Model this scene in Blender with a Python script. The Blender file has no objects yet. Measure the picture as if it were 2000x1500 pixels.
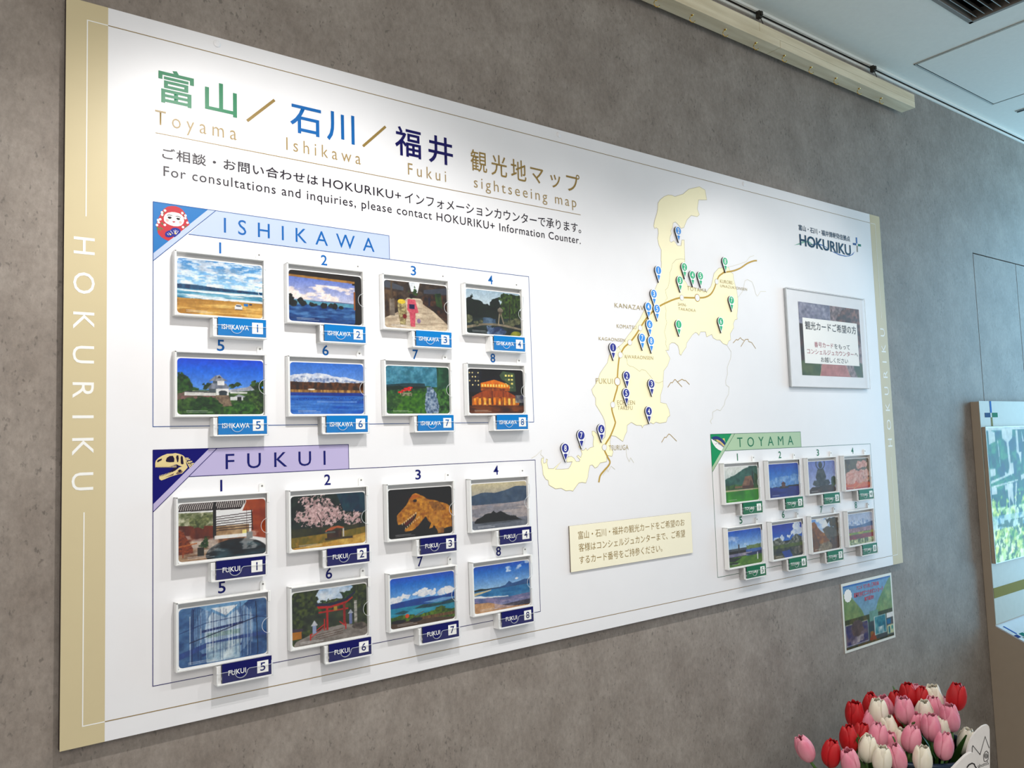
import bpy, bmesh, math, random
import numpy as np
from mathutils import Matrix, Vector

C = bpy.context.scene.collection
sc = bpy.context.scene

# ------------------------------------------------------------------ camera
cam = bpy.data.cameras.new('camera')
cam.sensor_width = 36.0
cam.lens = 36.0 * 1569.9 / 2000.0
cam.clip_start = 0.02
co = bpy.data.objects.new('camera', cam); C.objects.link(co)
Mx = Matrix(((0.80099471, -0.01861327, -0.598382, -0.19027),
             (-0.59775458, -0.08016147, -0.79766133, -1.42852),
             (-0.03312009, 0.99660809, -0.07533509, 1.54771),
             (0, 0, 0, 1)))
co.matrix_world = Mx
sc.camera = co

# ------------------------------------------------------------------ world, exposure, lights
w = bpy.data.worlds.new('world'); sc.world = w; w.use_nodes = True
w.node_tree.nodes['Background'].inputs[0].default_value = (0.97, 0.98, 1.0, 1)
w.node_tree.nodes['Background'].inputs[1].default_value = 0.47
sc.view_settings.view_transform = 'Standard'
sc.view_settings.look = 'None'
sc.view_settings.exposure = 0.36
sc.view_settings.gamma = 1.0
sc.view_settings.use_curve_mapping = False

def light(name, kind, loc, energy, color=(1, 1, 1), target=None, **k):
    l = bpy.data.lights.new(name, kind); l.energy = energy; l.color = color
    for a, b in k.items(): setattr(l, a, b)
    o = bpy.data.objects.new(name, l); C.objects.link(o); o.location = loc
    if target is not None:
        o.rotation_euler = (Vector(target) - Vector(loc)).to_track_quat('-Z', 'Y').to_euler()
    return o

WARM = (1.0, 0.97, 0.94)
# ceiling track spots aimed at the board, and daylight from the shop window beyond the right edge of the picture
for x, y, z, en, tx, tz, ang in [(0.34, -0.74, 2.46, 30, 0.40, 1.08, 108), (1.12, -0.74, 2.46, 12, 1.02, 1.12, 92), (1.78, -0.74, 2.46, 14, 1.62, 1.15, 92), (2.35, -0.72, 2.44, 9, 1.85, 1.50, 92)]:
    light('track_spot', 'SPOT', (x, y, z), en, WARM, (tx, 0, tz), spot_size=math.radians(ang), spot_blend=0.75, shadow_soft_size=0.018)
light('room_fill', 'AREA', (-0.2, -2.3, 2.75), 22, (1.0, 0.92, 0.84), (0.5, 0.0, 0.9), shape='RECTANGLE', size=2.4, size_y=1.0)  # added warm area fill, an unseen source that lifts the left of the wall
light('window_daylight', 'AREA', (5.1, -0.75, 1.7), 42, (0.30, 0.70, 1.0), (2.8, 0.0, 1.9), shape='RECTANGLE', size=1.1, size_y=2.2)

# ------------------------------------------------------------------ helpers
def lin(c):
    return tuple(((x / 255) / 12.92 if x / 255 <= 0.04045 else ((x / 255 + 0.055) / 1.055) ** 2.4) for x in c)

MATS = {}
def mat(name, rgb, rough=0.5, metal=0.0, noise=None, spec=0.5, bump=None, emit=0, coat=0):
    """Principled material; noise=(scale, amount) modulates the colour, bump=(scale, strength) the relief."""
    if name in MATS: return MATS[name]
    m = bpy.data.materials.new(name); m.use_nodes = True
    nt = m.node_tree; b = nt.nodes['Principled BSDF']
    c = lin(rgb)
    b.inputs['Base Color'].default_value = (*c, 1)
    b.inputs['Roughness'].default_value = rough
    b.inputs['Metallic'].default_value = metal
    b.inputs['Specular IOR Level'].default_value = spec
    b.inputs['Coat Weight'].default_value = coat
    b.inputs['Coat Roughness'].default_value = 0.08
    if emit:
        b.inputs['Emission Color'].default_value = (*c, 1); b.inputs['Emission Strength'].default_value = emit
    tc = nt.nodes.new('ShaderNodeTexCoord')
    if noise is None: noise = (40, 0.03)
    n = nt.nodes.new('ShaderNodeTexNoise'); n.inputs['Scale'].default_value = noise[0]; n.inputs['Detail'].default_value = 4
    nt.links.new(tc.outputs['Object'], n.inputs['Vector'])
    r = nt.nodes.new('ShaderNodeMapRange'); r.inputs[1].default_value = 0.25; r.inputs[2].default_value = 0.75
    r.inputs[3].default_value = 1 - noise[1]; r.inputs[4].default_value = 1 + noise[1]
    nt.links.new(n.outputs['Fac'], r.inputs[0])
    v = nt.nodes.new('ShaderNodeVectorMath'); v.operation = 'SCALE'; v.inputs[0].default_value = c
    nt.links.new(r.outputs[0], v.inputs['Scale']); nt.links.new(v.outputs[0], b.inputs['Base Color'])
    if bump:
        n2 = nt.nodes.new('ShaderNodeTexNoise'); n2.inputs['Scale'].default_value = bump[0]; n2.inputs['Detail'].default_value = 6
        nt.links.new(tc.outputs['Object'], n2.inputs['Vector'])
        bp = nt.nodes.new('ShaderNodeBump'); bp.inputs['Strength'].default_value = bump[1]; bp.inputs['Distance'].default_value = 0.002
        nt.links.new(n2.outputs['Fac'], bp.inputs['Height']); nt.links.new(bp.outputs[0], b.inputs['Normal'])
    MATS[name] = m
    return m

def wall_material():
    m = bpy.data.materials.new('concrete_wallpaper'); m.use_nodes = True
    nt = m.node_tree; b = nt.nodes['Principled BSDF']; b.inputs['Roughness'].default_value = 0.55
    b.inputs['Specular IOR Level'].default_value = 0.35
    tc = nt.nodes.new('ShaderNodeTexCoord')
    def noise(scale, det, vec=(1, 1, 1), rough=0.55):
        mp = nt.nodes.new('ShaderNodeMapping'); mp.inputs['Scale'].default_value = vec
        nt.links.new(tc.outputs['Object'], mp.inputs[0])
        n = nt.nodes.new('ShaderNodeTexNoise'); n.inputs['Scale'].default_value = scale
        n.inputs['Detail'].default_value = det; n.inputs['Roughness'].default_value = rough
        nt.links.new(mp.outputs[0], n.inputs['Vector']); return n.outputs['Fac']
    big = noise(7.0, 8, (1, 1, 1), 0.68)
    r1 = nt.nodes.new('ShaderNodeValToRGB')
    r1.color_ramp.elements[0].position = 0.30; r1.color_ramp.elements[0].color = (*lin((128, 118, 109)), 1)
    r1.color_ramp.elements[1].position = 0.70; r1.color_ramp.elements[1].color = (*lin((156, 147, 138)), 1)
    nt.links.new(big, r1.inputs[0])
    fine = noise(110, 6, (1, 1, 0.6), 0.75)
    mr = nt.nodes.new('ShaderNodeMapRange'); mr.inputs[1].default_value = 0.3; mr.inputs[2].default_value = 0.7
    mr.inputs[3].default_value = 0.80; mr.inputs[4].default_value = 1.16
    nt.links.new(fine, mr.inputs[0])
    s1 = nt.nodes.new('ShaderNodeVectorMath'); s1.operation = 'SCALE'
    nt.links.new(r1.outputs[0], s1.inputs[0]); nt.links.new(mr.outputs[0], s1.inputs['Scale'])
    # dark pin-holes gathered in patches
    spk = noise(170, 2, (1, 1, 0.55), 0.5); patch = noise(9, 3)
    a = nt.nodes.new('ShaderNodeMath'); a.operation = 'MULTIPLY_ADD'; a.inputs[1].default_value = 0.35
    nt.links.new(patch, a.inputs[0]); nt.links.new(spk, a.inputs[2])
    m2 = nt.nodes.new('ShaderNodeMapRange'); m2.inputs[1].default_value = 0.82; m2.inputs[2].default_value = 0.93
    m2.inputs[3].default_value = 1.0; m2.inputs[4].default_value = 0.62
    nt.links.new(a.outputs[0], m2.inputs[0])
    s2 = nt.nodes.new('ShaderNodeVectorMath'); s2.operation = 'SCALE'
    nt.links.new(s1.outputs[0], s2.inputs[0]); nt.links.new(m2.outputs[0], s2.inputs['Scale'])
    nt.links.new(s2.outputs[0], b.inputs['Base Color'])
    bp = nt.nodes.new('ShaderNodeBump'); bp.inputs['Strength'].default_value = 0.25; bp.inputs['Distance'].default_value = 0.002
    nt.links.new(fine, bp.inputs['Height']); nt.links.new(bp.outputs[0], b.inputs['Normal'])
    return m

def wood_material():
    m = bpy.data.materials.new('pale_pine'); m.use_nodes = True
    nt = m.node_tree; b = nt.nodes['Principled BSDF']; b.inputs['Roughness'].default_value = 0.55
    tc = nt.nodes.new('ShaderNodeTexCoord'); mp = nt.nodes.new('ShaderNodeMapping')
    mp.inputs['Scale'].default_value = (1.2, 14, 14); nt.links.new(tc.outputs['Object'], mp.inputs[0])
    n = nt.nodes.new('ShaderNodeTexNoise'); n.inputs['Scale'].default_value = 3; n.inputs['Detail'].default_value = 6
    nt.links.new(mp.outputs[0], n.inputs['Vector'])
    r = nt.nodes.new('ShaderNodeValToRGB')
    r.color_ramp.elements[0].position = 0.3; r.color_ramp.elements[0].color = (*lin((208, 192, 158)), 1)
    r.color_ramp.elements[1].position = 0.7; r.color_ramp.elements[1].color = (*lin((238, 226, 196)), 1)
    nt.links.new(n.outputs['Fac'], r.inputs[0]); nt.links.new(r.outputs[0], b.inputs['Base Color'])
    return m

def clear_material(name, tint=(1, 1, 1), gloss_rough=0.03):
    """Clear sheet: transmits straight through and reflects by Fresnel."""
    m = bpy.data.materials.new(name); m.use_nodes = True; nt = m.node_tree
    for n in list(nt.nodes): nt.nodes.remove(n)
    o = nt.nodes.new('ShaderNodeOutputMaterial'); t = nt.nodes.new('ShaderNodeBsdfTransparent'); t.inputs[0].default_value = (*tint, 1)
    g = nt.nodes.new('ShaderNodeBsdfGlossy'); g.inputs['Roughness'].default_value = gloss_rough
    lw = nt.nodes.new('ShaderNodeLayerWeight'); lw.inputs['Blend'].default_value = 0.5
    pw = nt.nodes.new('ShaderNodeMath'); pw.operation = 'POWER'; pw.inputs[1].default_value = 4.0; nt.links.new(lw.outputs['Facing'], pw.inputs[0])
    f = nt.nodes.new('ShaderNodeMath'); f.operation = 'MULTIPLY_ADD'; f.inputs[1].default_value = 0.16; f.inputs[2].default_value = 0.025; nt.links.new(pw.outputs[0], f.inputs[0])
    mx = nt.nodes.new('ShaderNodeMixShader')
    nt.links.new(f.outputs[0], mx.inputs[0]); nt.links.new(t.outputs[0], mx.inputs[1]); nt.links.new(g.outputs[0], mx.inputs[2])
    nt.links.new(mx.outputs[0], o.inputs[0])
    return m

def frosted_material(name, rgb, alpha):
    m = bpy.data.materials.new(name); m.use_nodes = True; b = m.node_tree.nodes['Principled BSDF']
    b.inputs['Base Color'].default_value = (*lin(rgb), 1); b.inputs['Alpha'].default_value = alpha; b.inputs['Roughness'].default_value = 0.15
    return m

def picture_material(name, rough=0.3, emit=0.0, spec=0.3):
    m = bpy.data.materials.new(name); m.use_nodes = True; nt = m.node_tree; b = nt.nodes['Principled BSDF']
    a = nt.nodes.new('ShaderNodeAttribute'); a.attribute_name = 'print'
    nt.links.new(a.outputs['Color'], b.inputs['Base Color']); b.inputs['Roughness'].default_value = rough
    b.inputs['Specular IOR Level'].default_value = spec
    if emit:
        nt.links.remove(b.inputs['Base Color'].links[0]); b.inputs['Base Color'].default_value = (.015, .02, .02, 1)
        nt.links.new(a.outputs['Color'], b.inputs['Emission Color']); b.inputs['Emission Strength'].default_value = emit
    return m

class MB:
    def __init__(s): s.v = []; s.f = []; s.mi = []
    def add(s, vs, fs, mi=0):
        n = len(s.v); s.v += [tuple(p) for p in vs]; s.f += [tuple(i + n for i in f) for f in fs]; s.mi += [mi] * len(fs); return s
    def box(s, x0, x1, y0, y1, z0, z1, mi=0, bev=0.0):
        if bev:
            bm = bmesh.new(); bmesh.ops.create_cube(bm, size=1)
            for q in bm.verts: q.co = ((x0 + x1) / 2 + q.co.x * (x1 - x0), (y0 + y1) / 2 + q.co.y * (y1 - y0), (z0 + z1) / 2 + q.co.z * (z1 - z0))
            bmesh.ops.bevel(bm, geom=bm.edges[:], offset=bev, segments=2, affect='EDGES', profile=0.5)
            bm.verts.index_update()
            s.add([q.co[:] for q in bm.verts], [[q.index for q in f.verts] for f in bm.faces], mi); bm.free(); return s
        return s.add([(x0, y0, z0), (x1, y0, z0), (x1, y1, z0), (x0, y1, z0), (x0, y0, z1), (x1, y0, z1), (x1, y1, z1), (x0, y1, z1)],
                     [(0, 3, 2, 1), (4, 5, 6, 7), (0, 1, 5, 4), (2, 3, 7, 6), (0, 4, 7, 3), (1, 2, 6, 5)], mi)
    def prism(s, pts, y0, y1, mi=0, mi_side=None):
        """outline pts (x,z), front face at y0 (towards the room), back at y1"""
        a = sum(pts[i][0] * pts[(i + 1) % len(pts)][1] - pts[(i + 1) % len(pts)][0] * pts[i][1] for i in range(len(pts)))
        if a < 0: pts = pts[::-1]
        n = len(pts)
        s.add([(p[0], y0, p[1]) for p in pts] + [(p[0], y1, p[1]) for p in pts], [tuple(range(n)), tuple(range(2 * n - 1, n - 1, -1))], mi)
        base = len(s.v) - 2 * n
        fs = [(base + n + i, base + n + (i + 1) % n, base + (i + 1) % n, base + i) for i in range(n)]
        s.f += fs; s.mi += [mi if mi_side is None else mi_side] * n
        return s
    def flat(s, pts, y):
        a = sum(pts[i][0] * pts[(i + 1) % len(pts)][1] - pts[(i + 1) % len(pts)][0] * pts[i][1] for i in range(len(pts)))
        if a < 0: pts = pts[::-1]
        return s.add([(p[0], y, p[1]) for p in pts], [tuple(range(len(pts)))])
    def ribbon(s, pts, wd, y, closed=False):
        """flat line of width wd through pts (x,z)"""
        P = [Vector(p) for p in pts]; n = len(P)
        L, Rr = [], []
        for i in range(n):
            a = P[i - 1] if (i > 0 or closed) else None; b = P[(i + 1) % n] if (i < n - 1 or closed) else None
            d1 = (P[i] - a).normalized() if a is not None else None; d2 = (b - P[i]).normalized() if b is not None else None
            if d1 is None: d1 = d2
            if d2 is None: d2 = d1
            t = (d1 + d2)
            t = t.normalized() if t.length > 1e-6 else d1
            nn = Vector((-t.y, t.x)); k = min(1 / max(abs(nn.dot(Vector((-d1.y, d1.x)))), 0.35), 2.0)
            L.append(P[i] + nn * wd / 2 * k); Rr.append(P[i] - nn * wd / 2 * k)
        vs = [(p.x, y, p.y) for p in L] + [(p.x, y, p.y) for p in Rr]
        m = n if closed else n - 1
        return s.add(vs, [(n + i, n + (i + 1) % n, (i + 1) % n, i) for i in range(m)])
    def tube(s, pts, r, seg=8, caps=True, mi=0):
        P = [Vector(p) for p in pts]; n = len(P); base = len(s.v)
        up = Vector((0.013, 0.021, 1)).normalized()
        rr = r if isinstance(r, (list, tuple)) else [r] * n
        for i in range(n):
            t = (P[min(i + 1, n - 1)] - P[max(i - 1, 0)]).normalized()
            a = t.cross(up)
            if a.length < 1e-3: a = t.cross(Vector((1, 0, 0)))
            a.normalize(); b = a.cross(t)
            for k in range(seg):
                th = 2 * math.pi * k / seg
                s.v.append(tuple(P[i] + (a * math.cos(th) + b * math.sin(th)) * rr[i]))
        for i in range(n - 1):
            for k in range(seg):
                s.f.append((base + i * seg + k, base + i * seg + (k + 1) % seg, base + (i + 1) * seg + (k + 1) % seg, base + (i + 1) * seg + k)); s.mi.append(mi)
        if caps:
            s.f.append(tuple(base + k for k in range(seg))[::-1]); s.f.append(tuple(base + (n - 1) * seg + k for k in range(seg))); s.mi += [mi, mi]
        return s
    def mesh(s, name, mats, smooth=False):
        me = bpy.data.meshes.new(name); me.from_pydata(s.v, [], s.f)
        for m in (mats if isinstance(mats, (list, tuple)) else [mats]): me.materials.append(m)
        if any(s.mi): me.polygons.foreach_set('material_index', s.mi)
        if smooth: me.polygons.foreach_set('use_smooth', [True] * len(s.f))
        me.update(); return me

def obj(name, me, parent=None, loc=(0, 0, 0)):
    o = bpy.data.objects.new(name, me); C.objects.link(o); o.parent = parent; o.location = loc; return o
def put(name, mb, mats, parent=None, loc=(0, 0, 0), smooth=False): return obj(name, mb.mesh(name, mats, smooth), parent, loc)
def tag(o, label, cat, group=None):
    o['label'] = label; o['category'] = cat
    if group: o['group'] = group
    return o
def thing(name, label, cat, loc=(0, 0, 0), group=None):
    o = bpy.data.objects.new(name, None); C.objects.link(o); o.location = loc; o.empty_display_size = 0.05
    return tag(o, label, cat, group)
def struct(name, mb, mats):
    o = put(name, mb, mats); o['kind'] = 'structure'; return o

TOP = 2.3
def W(p): return (p[0] / 1000.0, TOP - p[1] / 1000.0)          # board millimetres (right, down) -> world (x, z)
def WL(ps): return [W(p) for p in ps]
def arc(cx, cz, r, a0, a1, n): return [(cx + r * math.cos(math.radians(a0 + (a1 - a0) * i / n)), cz + r * math.sin(math.radians(a0 + (a1 - a0) * i / n))) for i in range(n + 1)]
def rrect(x0, x1, z0, z1, r, n=5):
    return arc(x1 - r, z1 - r, r, 0, 90, n) + arc(x0 + r, z1 - r, r, 90, 180, n) + arc(x0 + r, z0 + r, r, 180, 270, n) + arc(x1 - r, z0 + r, r, 270, 360, n)

def text_mesh(body, material, rect, y, bold=0.0, track=1.0, rot=0, origin=(0, 0)):
    """Lettering as a flat mesh whose ink fills rect (x0, z0, x1, z1) in metres; rot 90 = letters turned clockwise."""
    cu = bpy.data.curves.new('lettering', 'FONT'); cu.body = body; cu.resolution_u = 3; cu.offset = bold; cu.space_character = track; cu.fill_mode = 'FRONT'
    o = bpy.data.objects.new('tmp', cu); C.objects.link(o)
    bpy.context.view_layer.update()
    me = bpy.data.meshes.new_from_object(o.evaluated_get(bpy.context.evaluated_depsgraph_get()))
    bpy.data.objects.remove(o); bpy.data.curves.remove(cu)
    n = len(me.vertices); a = np.empty(n * 3, 'f'); me.vertices.foreach_get('co', a); a = a.reshape(-1, 3)
    x, zz = a[:, 0].copy(), a[:, 1].copy()
    if rot == 90: x, zz = zz, -x
    if rot == -90: x, zz = -zz, x
    x0, z0, x1, z1 = rect
    x = (x - x.min()) / max(x.max() - x.min(), 1e-9) * (x1 - x0) + x0
    zz = (zz - zz.min()) / max(zz.max() - zz.min(), 1e-9) * (z1 - z0) + z0
    out = np.stack([x, np.full(n, y), zz], 1)
    me.vertices.foreach_set('co', out.astype('f').ravel()); me.materials.clear(); me.materials.append(material); me.name = 'lettering'; me.update()
    return me
def letter(body, material, r, d, parent, name='lettering', **k):
    """r in board millimetres (left, top, right, bottom)"""
    x0, z1 = W(r[:2]); x1, z0 = W(r[2:])
    return obj(name, text_mesh(body, material, (x0, z0, x1, z1), -d / 1000, **k), parent)

# ------------------------------------------------------------------ printed outlines in board millimetres
D={'B1': [(1478.6, 267.6), (1462.2, 268.4), (1444.0, 272.7), (1428.6, 285.5), (1424.4, 299.2), (1417.2, 311.0), (1414.1, 333.4), (1406.4, 351.7), (1396.5, 359.1), (1398.7, 372.1), (1402.9, 380.5), (1394.5, 387.7), (1397.9, 382.1),
        (1390.2, 395.4), (1395.7, 414.0), (1392.1, 433.3), (1395.8, 445.7), (1384.9, 471.7), (1390.4, 490.3), (1387.3, 503.0), (1395.3, 518.4)],
 'B2': [(1215.2, 516.6), (1223.5, 527.6), (1242.6, 548.0), (1244.1, 561.1), (1252.9, 565.7), (1264.3, 566.9), (1286.7, 577.8), (1294.0, 572.6), (1308.0, 574.9), (1323.7, 588.4), (1339.4, 603.1), (1353.7, 606.2), (1371.0, 600.8)],
 'DOLL': {'body': [(162.3, 323.5), (155.8, 325.7), (149.4, 331.0), (145.4, 338.5), (141.9, 346.0), (139.1, 353.3), (137.8, 361.2), (138.7, 368.7), (140.8, 375.4), (145.8, 380.5), (152.2, 383.9), (157.2, 385.2), (162.3, 381.0),
                   (192.0, 352.1), (188.7, 343.9), (185.0, 334.2), (180.6, 327.8), (175.5, 324.7), (168.9, 322.9)],
          'brow': [[(154.8, 341.2), (158.0, 339.9), (163.4, 340.5)], [(168.9, 340.9), (172.5, 340.1), (177.2, 341.8)]],
          'cheek': [(155.2, 349.8), (176.5, 350.2)],
          'crest': [[(167.4, 361.0), (163.7, 362.2), (160.1, 366.2), (155.8, 368.3), (152.6, 370.7), (151.1, 374.8), (152.6, 378.4), (156.5, 379.5), (161.6, 378.4), (165.2, 376.4), (167.3, 377.7), (176.5, 368.3), (177.2, 365.1),
                     (174.6, 362.3), (171.0, 360.8)]],
          'dots': [(151.5, 333.3), (146.7, 337.2), (146.9, 341.4), (143.8, 349.6), (141.4, 355.3), (151.2, 358.4), (179.8, 333.6), (185.0, 337.2), (184.8, 341.7), (188.3, 349.4), (180.9, 358.3), (140.5, 351.6), (138.7, 360.4)],
          'eye': [[(155.5, 344.0), (157.6, 342.9), (160.9, 342.8), (162.7, 344.1), (160.9, 346.3), (158.7, 347.0), (156.5, 345.8)],
                  [(169.6, 344.3), (171.8, 342.8), (174.7, 343.2), (176.5, 344.1), (175.4, 346.2), (172.9, 347.1), (171.0, 346.0)]],
          'face': [(162.3, 334.4), (155.8, 336.6), (151.5, 340.3), (149.4, 345.7), (150.1, 351.7), (153.7, 355.1), (159.4, 357.4), (165.2, 358.5), (172.5, 357.9), (177.6, 356.0), (181.3, 352.0), (182.7, 347.1), (182.0, 340.9),
                   (179.1, 337.4), (174.7, 334.9), (168.1, 334.0)],
          'gold': [(160.1, 373.6), (168.1, 371.0)],
          'leaf': [[(138.0, 363.1), (140.5, 364.6), (140.1, 371.6), (138.7, 368.0)], [(140.1, 363.9), (143.0, 366.6), (145.4, 370.5), (142.2, 368.2)], [(142.2, 362.1), (146.5, 364.6), (149.7, 368.0), (144.4, 366.0)],
                   [(145.4, 354.3), (147.6, 355.2), (148.7, 359.3), (146.5, 357.7)], [(186.4, 353.2), (186.4, 356.0), (183.8, 359.5), (184.2, 355.9)]],
          'lips': [(163.0, 350.7), (165.9, 349.9), (168.8, 350.2), (167.4, 351.8), (165.2, 352.5), (163.8, 351.7)],
          'ray': [[(155.1, 372.7), (157.2, 375.5)], [(157.2, 370.9), (160.8, 375.0)], [(160.1, 367.4), (164.5, 372.2)], [(165.2, 365.9), (167.4, 369.5)], [(168.1, 364.4), (167.9, 369.4)], [(171.0, 364.7), (168.4, 369.4)],
                  [(173.2, 366.0), (169.5, 372.3)]],
          'stem': [[(151.9, 330.6), (149.4, 337.2), (146.5, 345.3)], [(179.5, 330.3), (182.8, 336.9), (185.3, 345.1)]]},
 'FAINT': [[(1665.7, 268.7), (1706.9, 257.3), (1746.5, 244.2), (1764.6, 228.0), (1784.8, 222.1)],
           [(1698.7, 353.6), (1722.1, 334.2), (1735.9, 301.5), (1747.4, 296.9), (1769.2, 301.8), (1776.4, 315.3), (1783.0, 335.9), (1790.9, 342.3), (1806.5, 326.8), (1832.6, 324.5)],
           [(1639.1, 495.2), (1655.7, 511.8), (1651.8, 530.8), (1633.9, 557.4), (1634.7, 574.6), (1624.1, 594.9), (1625.4, 606.3), (1638.3, 611.8), (1634.4, 632.0), (1617.4, 649.2), (1614.3, 660.6), (1595.3, 677.6), (1580.3, 674.8),
            (1562.5, 681.8), (1561.3, 697.1), (1549.9, 706.8), (1555.7, 713.8)],
           [(928.7, 784.1), (942.0, 778.8), (959.5, 766.1), (955.2, 776.3), (964.4, 782.5)], [(1226.6, 772.7), (1227.8, 790.3), (1235.9, 803.3), (1241.0, 793.9), (1251.5, 807.2)],
           [(1144.6, 832.4), (1160.3, 819.1), (1162.1, 825.5), (1173.6, 811.9), (1186.2, 820.3)]],
 'FISH': {'back': [(1551.9, 750.5), (1560.1, 748.0), (1570.5, 747.3), (1581.8, 748.9), (1595.2, 755.1), (1603.0, 760.5), (1609.3, 768.2), (1605.4, 773.4), (1594.3, 766.3), (1583.2, 760.1), (1569.7, 756.4), (1563.7, 759.6), (1557.2, 755.8)],
          'belly': [(1549.9, 754.1), (1557.1, 756.5), (1564.8, 760.4), (1573.7, 763.6), (1583.9, 766.8), (1599.7, 779.2), (1590.2, 788.2), (1577.8, 784.5), (1566.8, 778.2), (1558.4, 769.9), (1552.2, 761.6)],
          'eye': [(1564.5, 757.0)],
          'fin': [(1596.4, 754.8), (1605.9, 753.5), (1606.7, 757.6), (1609.5, 766.0), (1604.2, 759.8)],
          'mouth': [[(1563.1, 767.8), (1567.6, 769.0), (1573.6, 765.1)], [(1575.4, 764.0), (1584.0, 764.9)]],
          'stripe': [(1569.7, 756.4), (1576.6, 756.9), (1585.6, 760.1), (1596.6, 767.1), (1605.4, 773.4), (1600.5, 776.2), (1589.5, 768.4), (1578.3, 763.7), (1570.6, 759.8)],
          'stripe2': [(1575.9, 765.9), (1582.8, 766.0), (1591.7, 770.0), (1602.8, 776.3), (1599.1, 779.2), (1589.1, 772.9), (1579.1, 768.9)]},
 'JPNOTE': {'a': ('x', 2026.0, 400.1, 2307.8, 429.3), 'b': ('x', 2068.8, 463.5, 2270.9, 480.4), 'c': ('x', 2016.6, 490.0, 2317.7, 502.2), 'd': ('x', 2091.7, 510.9, 2249.9, 529.9)},
 'LAND': [(1441.9, 97.0), (1425.7, 98.5), (1409.2, 105.7), (1392.6, 117.2), (1384.1, 127.5), (1382.0, 143.3), (1377.4, 157.2), (1368.3, 176.1), (1363.2, 192.2), (1366.8, 198.3), (1373.2, 195.2), (1379.3, 197.7), (1380.1, 209.7),
          (1376.0, 223.4), (1379.5, 240.5), (1388.1, 252.6), (1385.2, 281.5), (1386.6, 287.9), (1382.6, 310.2), (1371.4, 337.5), (1359.2, 358.2), (1339.0, 387.0), (1310.2, 423.4), (1296.0, 443.0), (1268.4, 472.3), (1250.5, 488.5),
          (1230.4, 509.2), (1213.3, 520.5), (1194.1, 533.2), (1199.1, 527.1), (1182.9, 540.7), (1175.2, 560.2), (1159.1, 576.6), (1149.9, 586.4), (1145.1, 596.0), (1131.3, 615.2), (1120.1, 626.4), (1123.7, 637.3), (1131.7, 646.6),
          (1130.8, 662.3), (1140.7, 674.8), (1152.6, 690.5), (1158.4, 701.6), (1160.9, 718.9), (1157.5, 740.8), (1140.6, 753.0), (1131.1, 732.5), (1120.9, 726.1), (1115.5, 726.6), (1116.2, 735.3), (1120.2, 740.1), (1117.1, 758.6),
          (1118.9, 763.3), (1106.2, 766.0), (1097.6, 771.9), (1093.8, 765.6), (1089.5, 770.1), (1081.2, 771.4), (1073.7, 758.9), (1071.5, 761.9), (1077.3, 768.2), (1080.8, 779.0), (1076.2, 788.0), (1068.4, 781.6), (1064.2, 784.5),
          (1073.9, 792.5), (1071.7, 796.9), (1061.6, 796.6), (1055.9, 788.8), (1048.1, 784.0), (1036.1, 785.0), (1030.0, 789.3), (1033.5, 797.0), (1049.5, 796.1), (1043.0, 806.4), (1036.7, 812.1), (1015.0, 812.6), (997.5, 811.9),
          (1015.9, 794.8), (991.8, 810.1), (976.5, 809.4), (973.3, 796.1), (975.5, 788.8), (971.8, 787.2), (970.3, 795.3), (963.7, 797.1), (962.1, 791.2), (964.3, 783.9), (958.6, 785.2), (956.4, 792.5), (959.6, 804.3), (960.7, 821.9),
          (967.8, 832.5), (975.2, 835.9), (976.6, 846.2), (995.4, 856.1), (1012.9, 855.7), (1026.3, 862.4), (1040.1, 862.4), (1048.0, 864.6), (1054.4, 858.1), (1067.0, 846.8), (1077.2, 845.8), (1089.4, 848.0), (1096.3, 834.6),
          (1099.0, 822.5), (1104.0, 807.4), (1112.3, 806.2), (1120.3, 814.3), (1128.8, 811.5), (1137.8, 802.6), (1159.2, 800.4), (1160.1, 784.8), (1177.2, 788.5), (1182.2, 777.6), (1174.1, 766.4), (1172.7, 753.7), (1177.9, 738.1),
          (1193.1, 740.0), (1216.6, 753.2), (1224.2, 739.0), (1231.5, 729.5), (1233.8, 713.5), (1248.7, 706.2), (1266.5, 713.9), (1284.9, 714.8), (1286.8, 720.7), (1291.9, 714.8), (1308.5, 711.1), (1318.1, 707.9), (1327.4, 711.3),
          (1337.3, 706.4), (1351.4, 709.9), (1375.9, 706.8), (1381.7, 695.1), (1390.9, 690.1), (1388.0, 674.9), (1379.2, 659.7), (1357.5, 656.5), (1358.8, 638.0), (1370.1, 614.3), (1371.0, 600.8), (1375.4, 573.6), (1391.1, 559.5),
          (1401.4, 540.4), (1386.5, 519.5), (1398.3, 518.8), (1401.3, 503.8), (1411.6, 497.9), (1423.5, 498.6), (1435.0, 504.9), (1439.9, 519.7), (1439.4, 526.6), (1445.2, 530.4), (1451.9, 521.9), (1467.1, 507.5), (1470.0, 496.3),
          (1485.5, 481.7), (1494.4, 472.9), (1507.4, 465.2), (1515.6, 467.5), (1521.5, 472.8), (1528.6, 462.5), (1550.0, 461.3), (1553.1, 475.3), (1575.3, 466.9), (1581.1, 476.6), (1595.9, 481.5), (1609.2, 480.8), (1621.7, 490.3),
          (1639.2, 493.7), (1646.9, 481.8), (1656.2, 478.4), (1655.4, 461.0), (1672.9, 442.5), (1671.6, 430.8), (1679.4, 420.1), (1691.2, 416.3), (1689.5, 409.1), (1696.3, 381.4), (1698.4, 357.1), (1695.0, 333.2), (1684.2, 303.1),
          (1682.9, 285.9), (1672.4, 283.5), (1664.0, 269.6), (1646.9, 272.5), (1620.4, 277.0), (1598.4, 294.6), (1591.9, 312.1), (1582.5, 333.2), (1571.8, 340.9), (1563.5, 350.0), (1536.3, 346.6), (1503.1, 340.6), (1486.5, 339.9),
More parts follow.
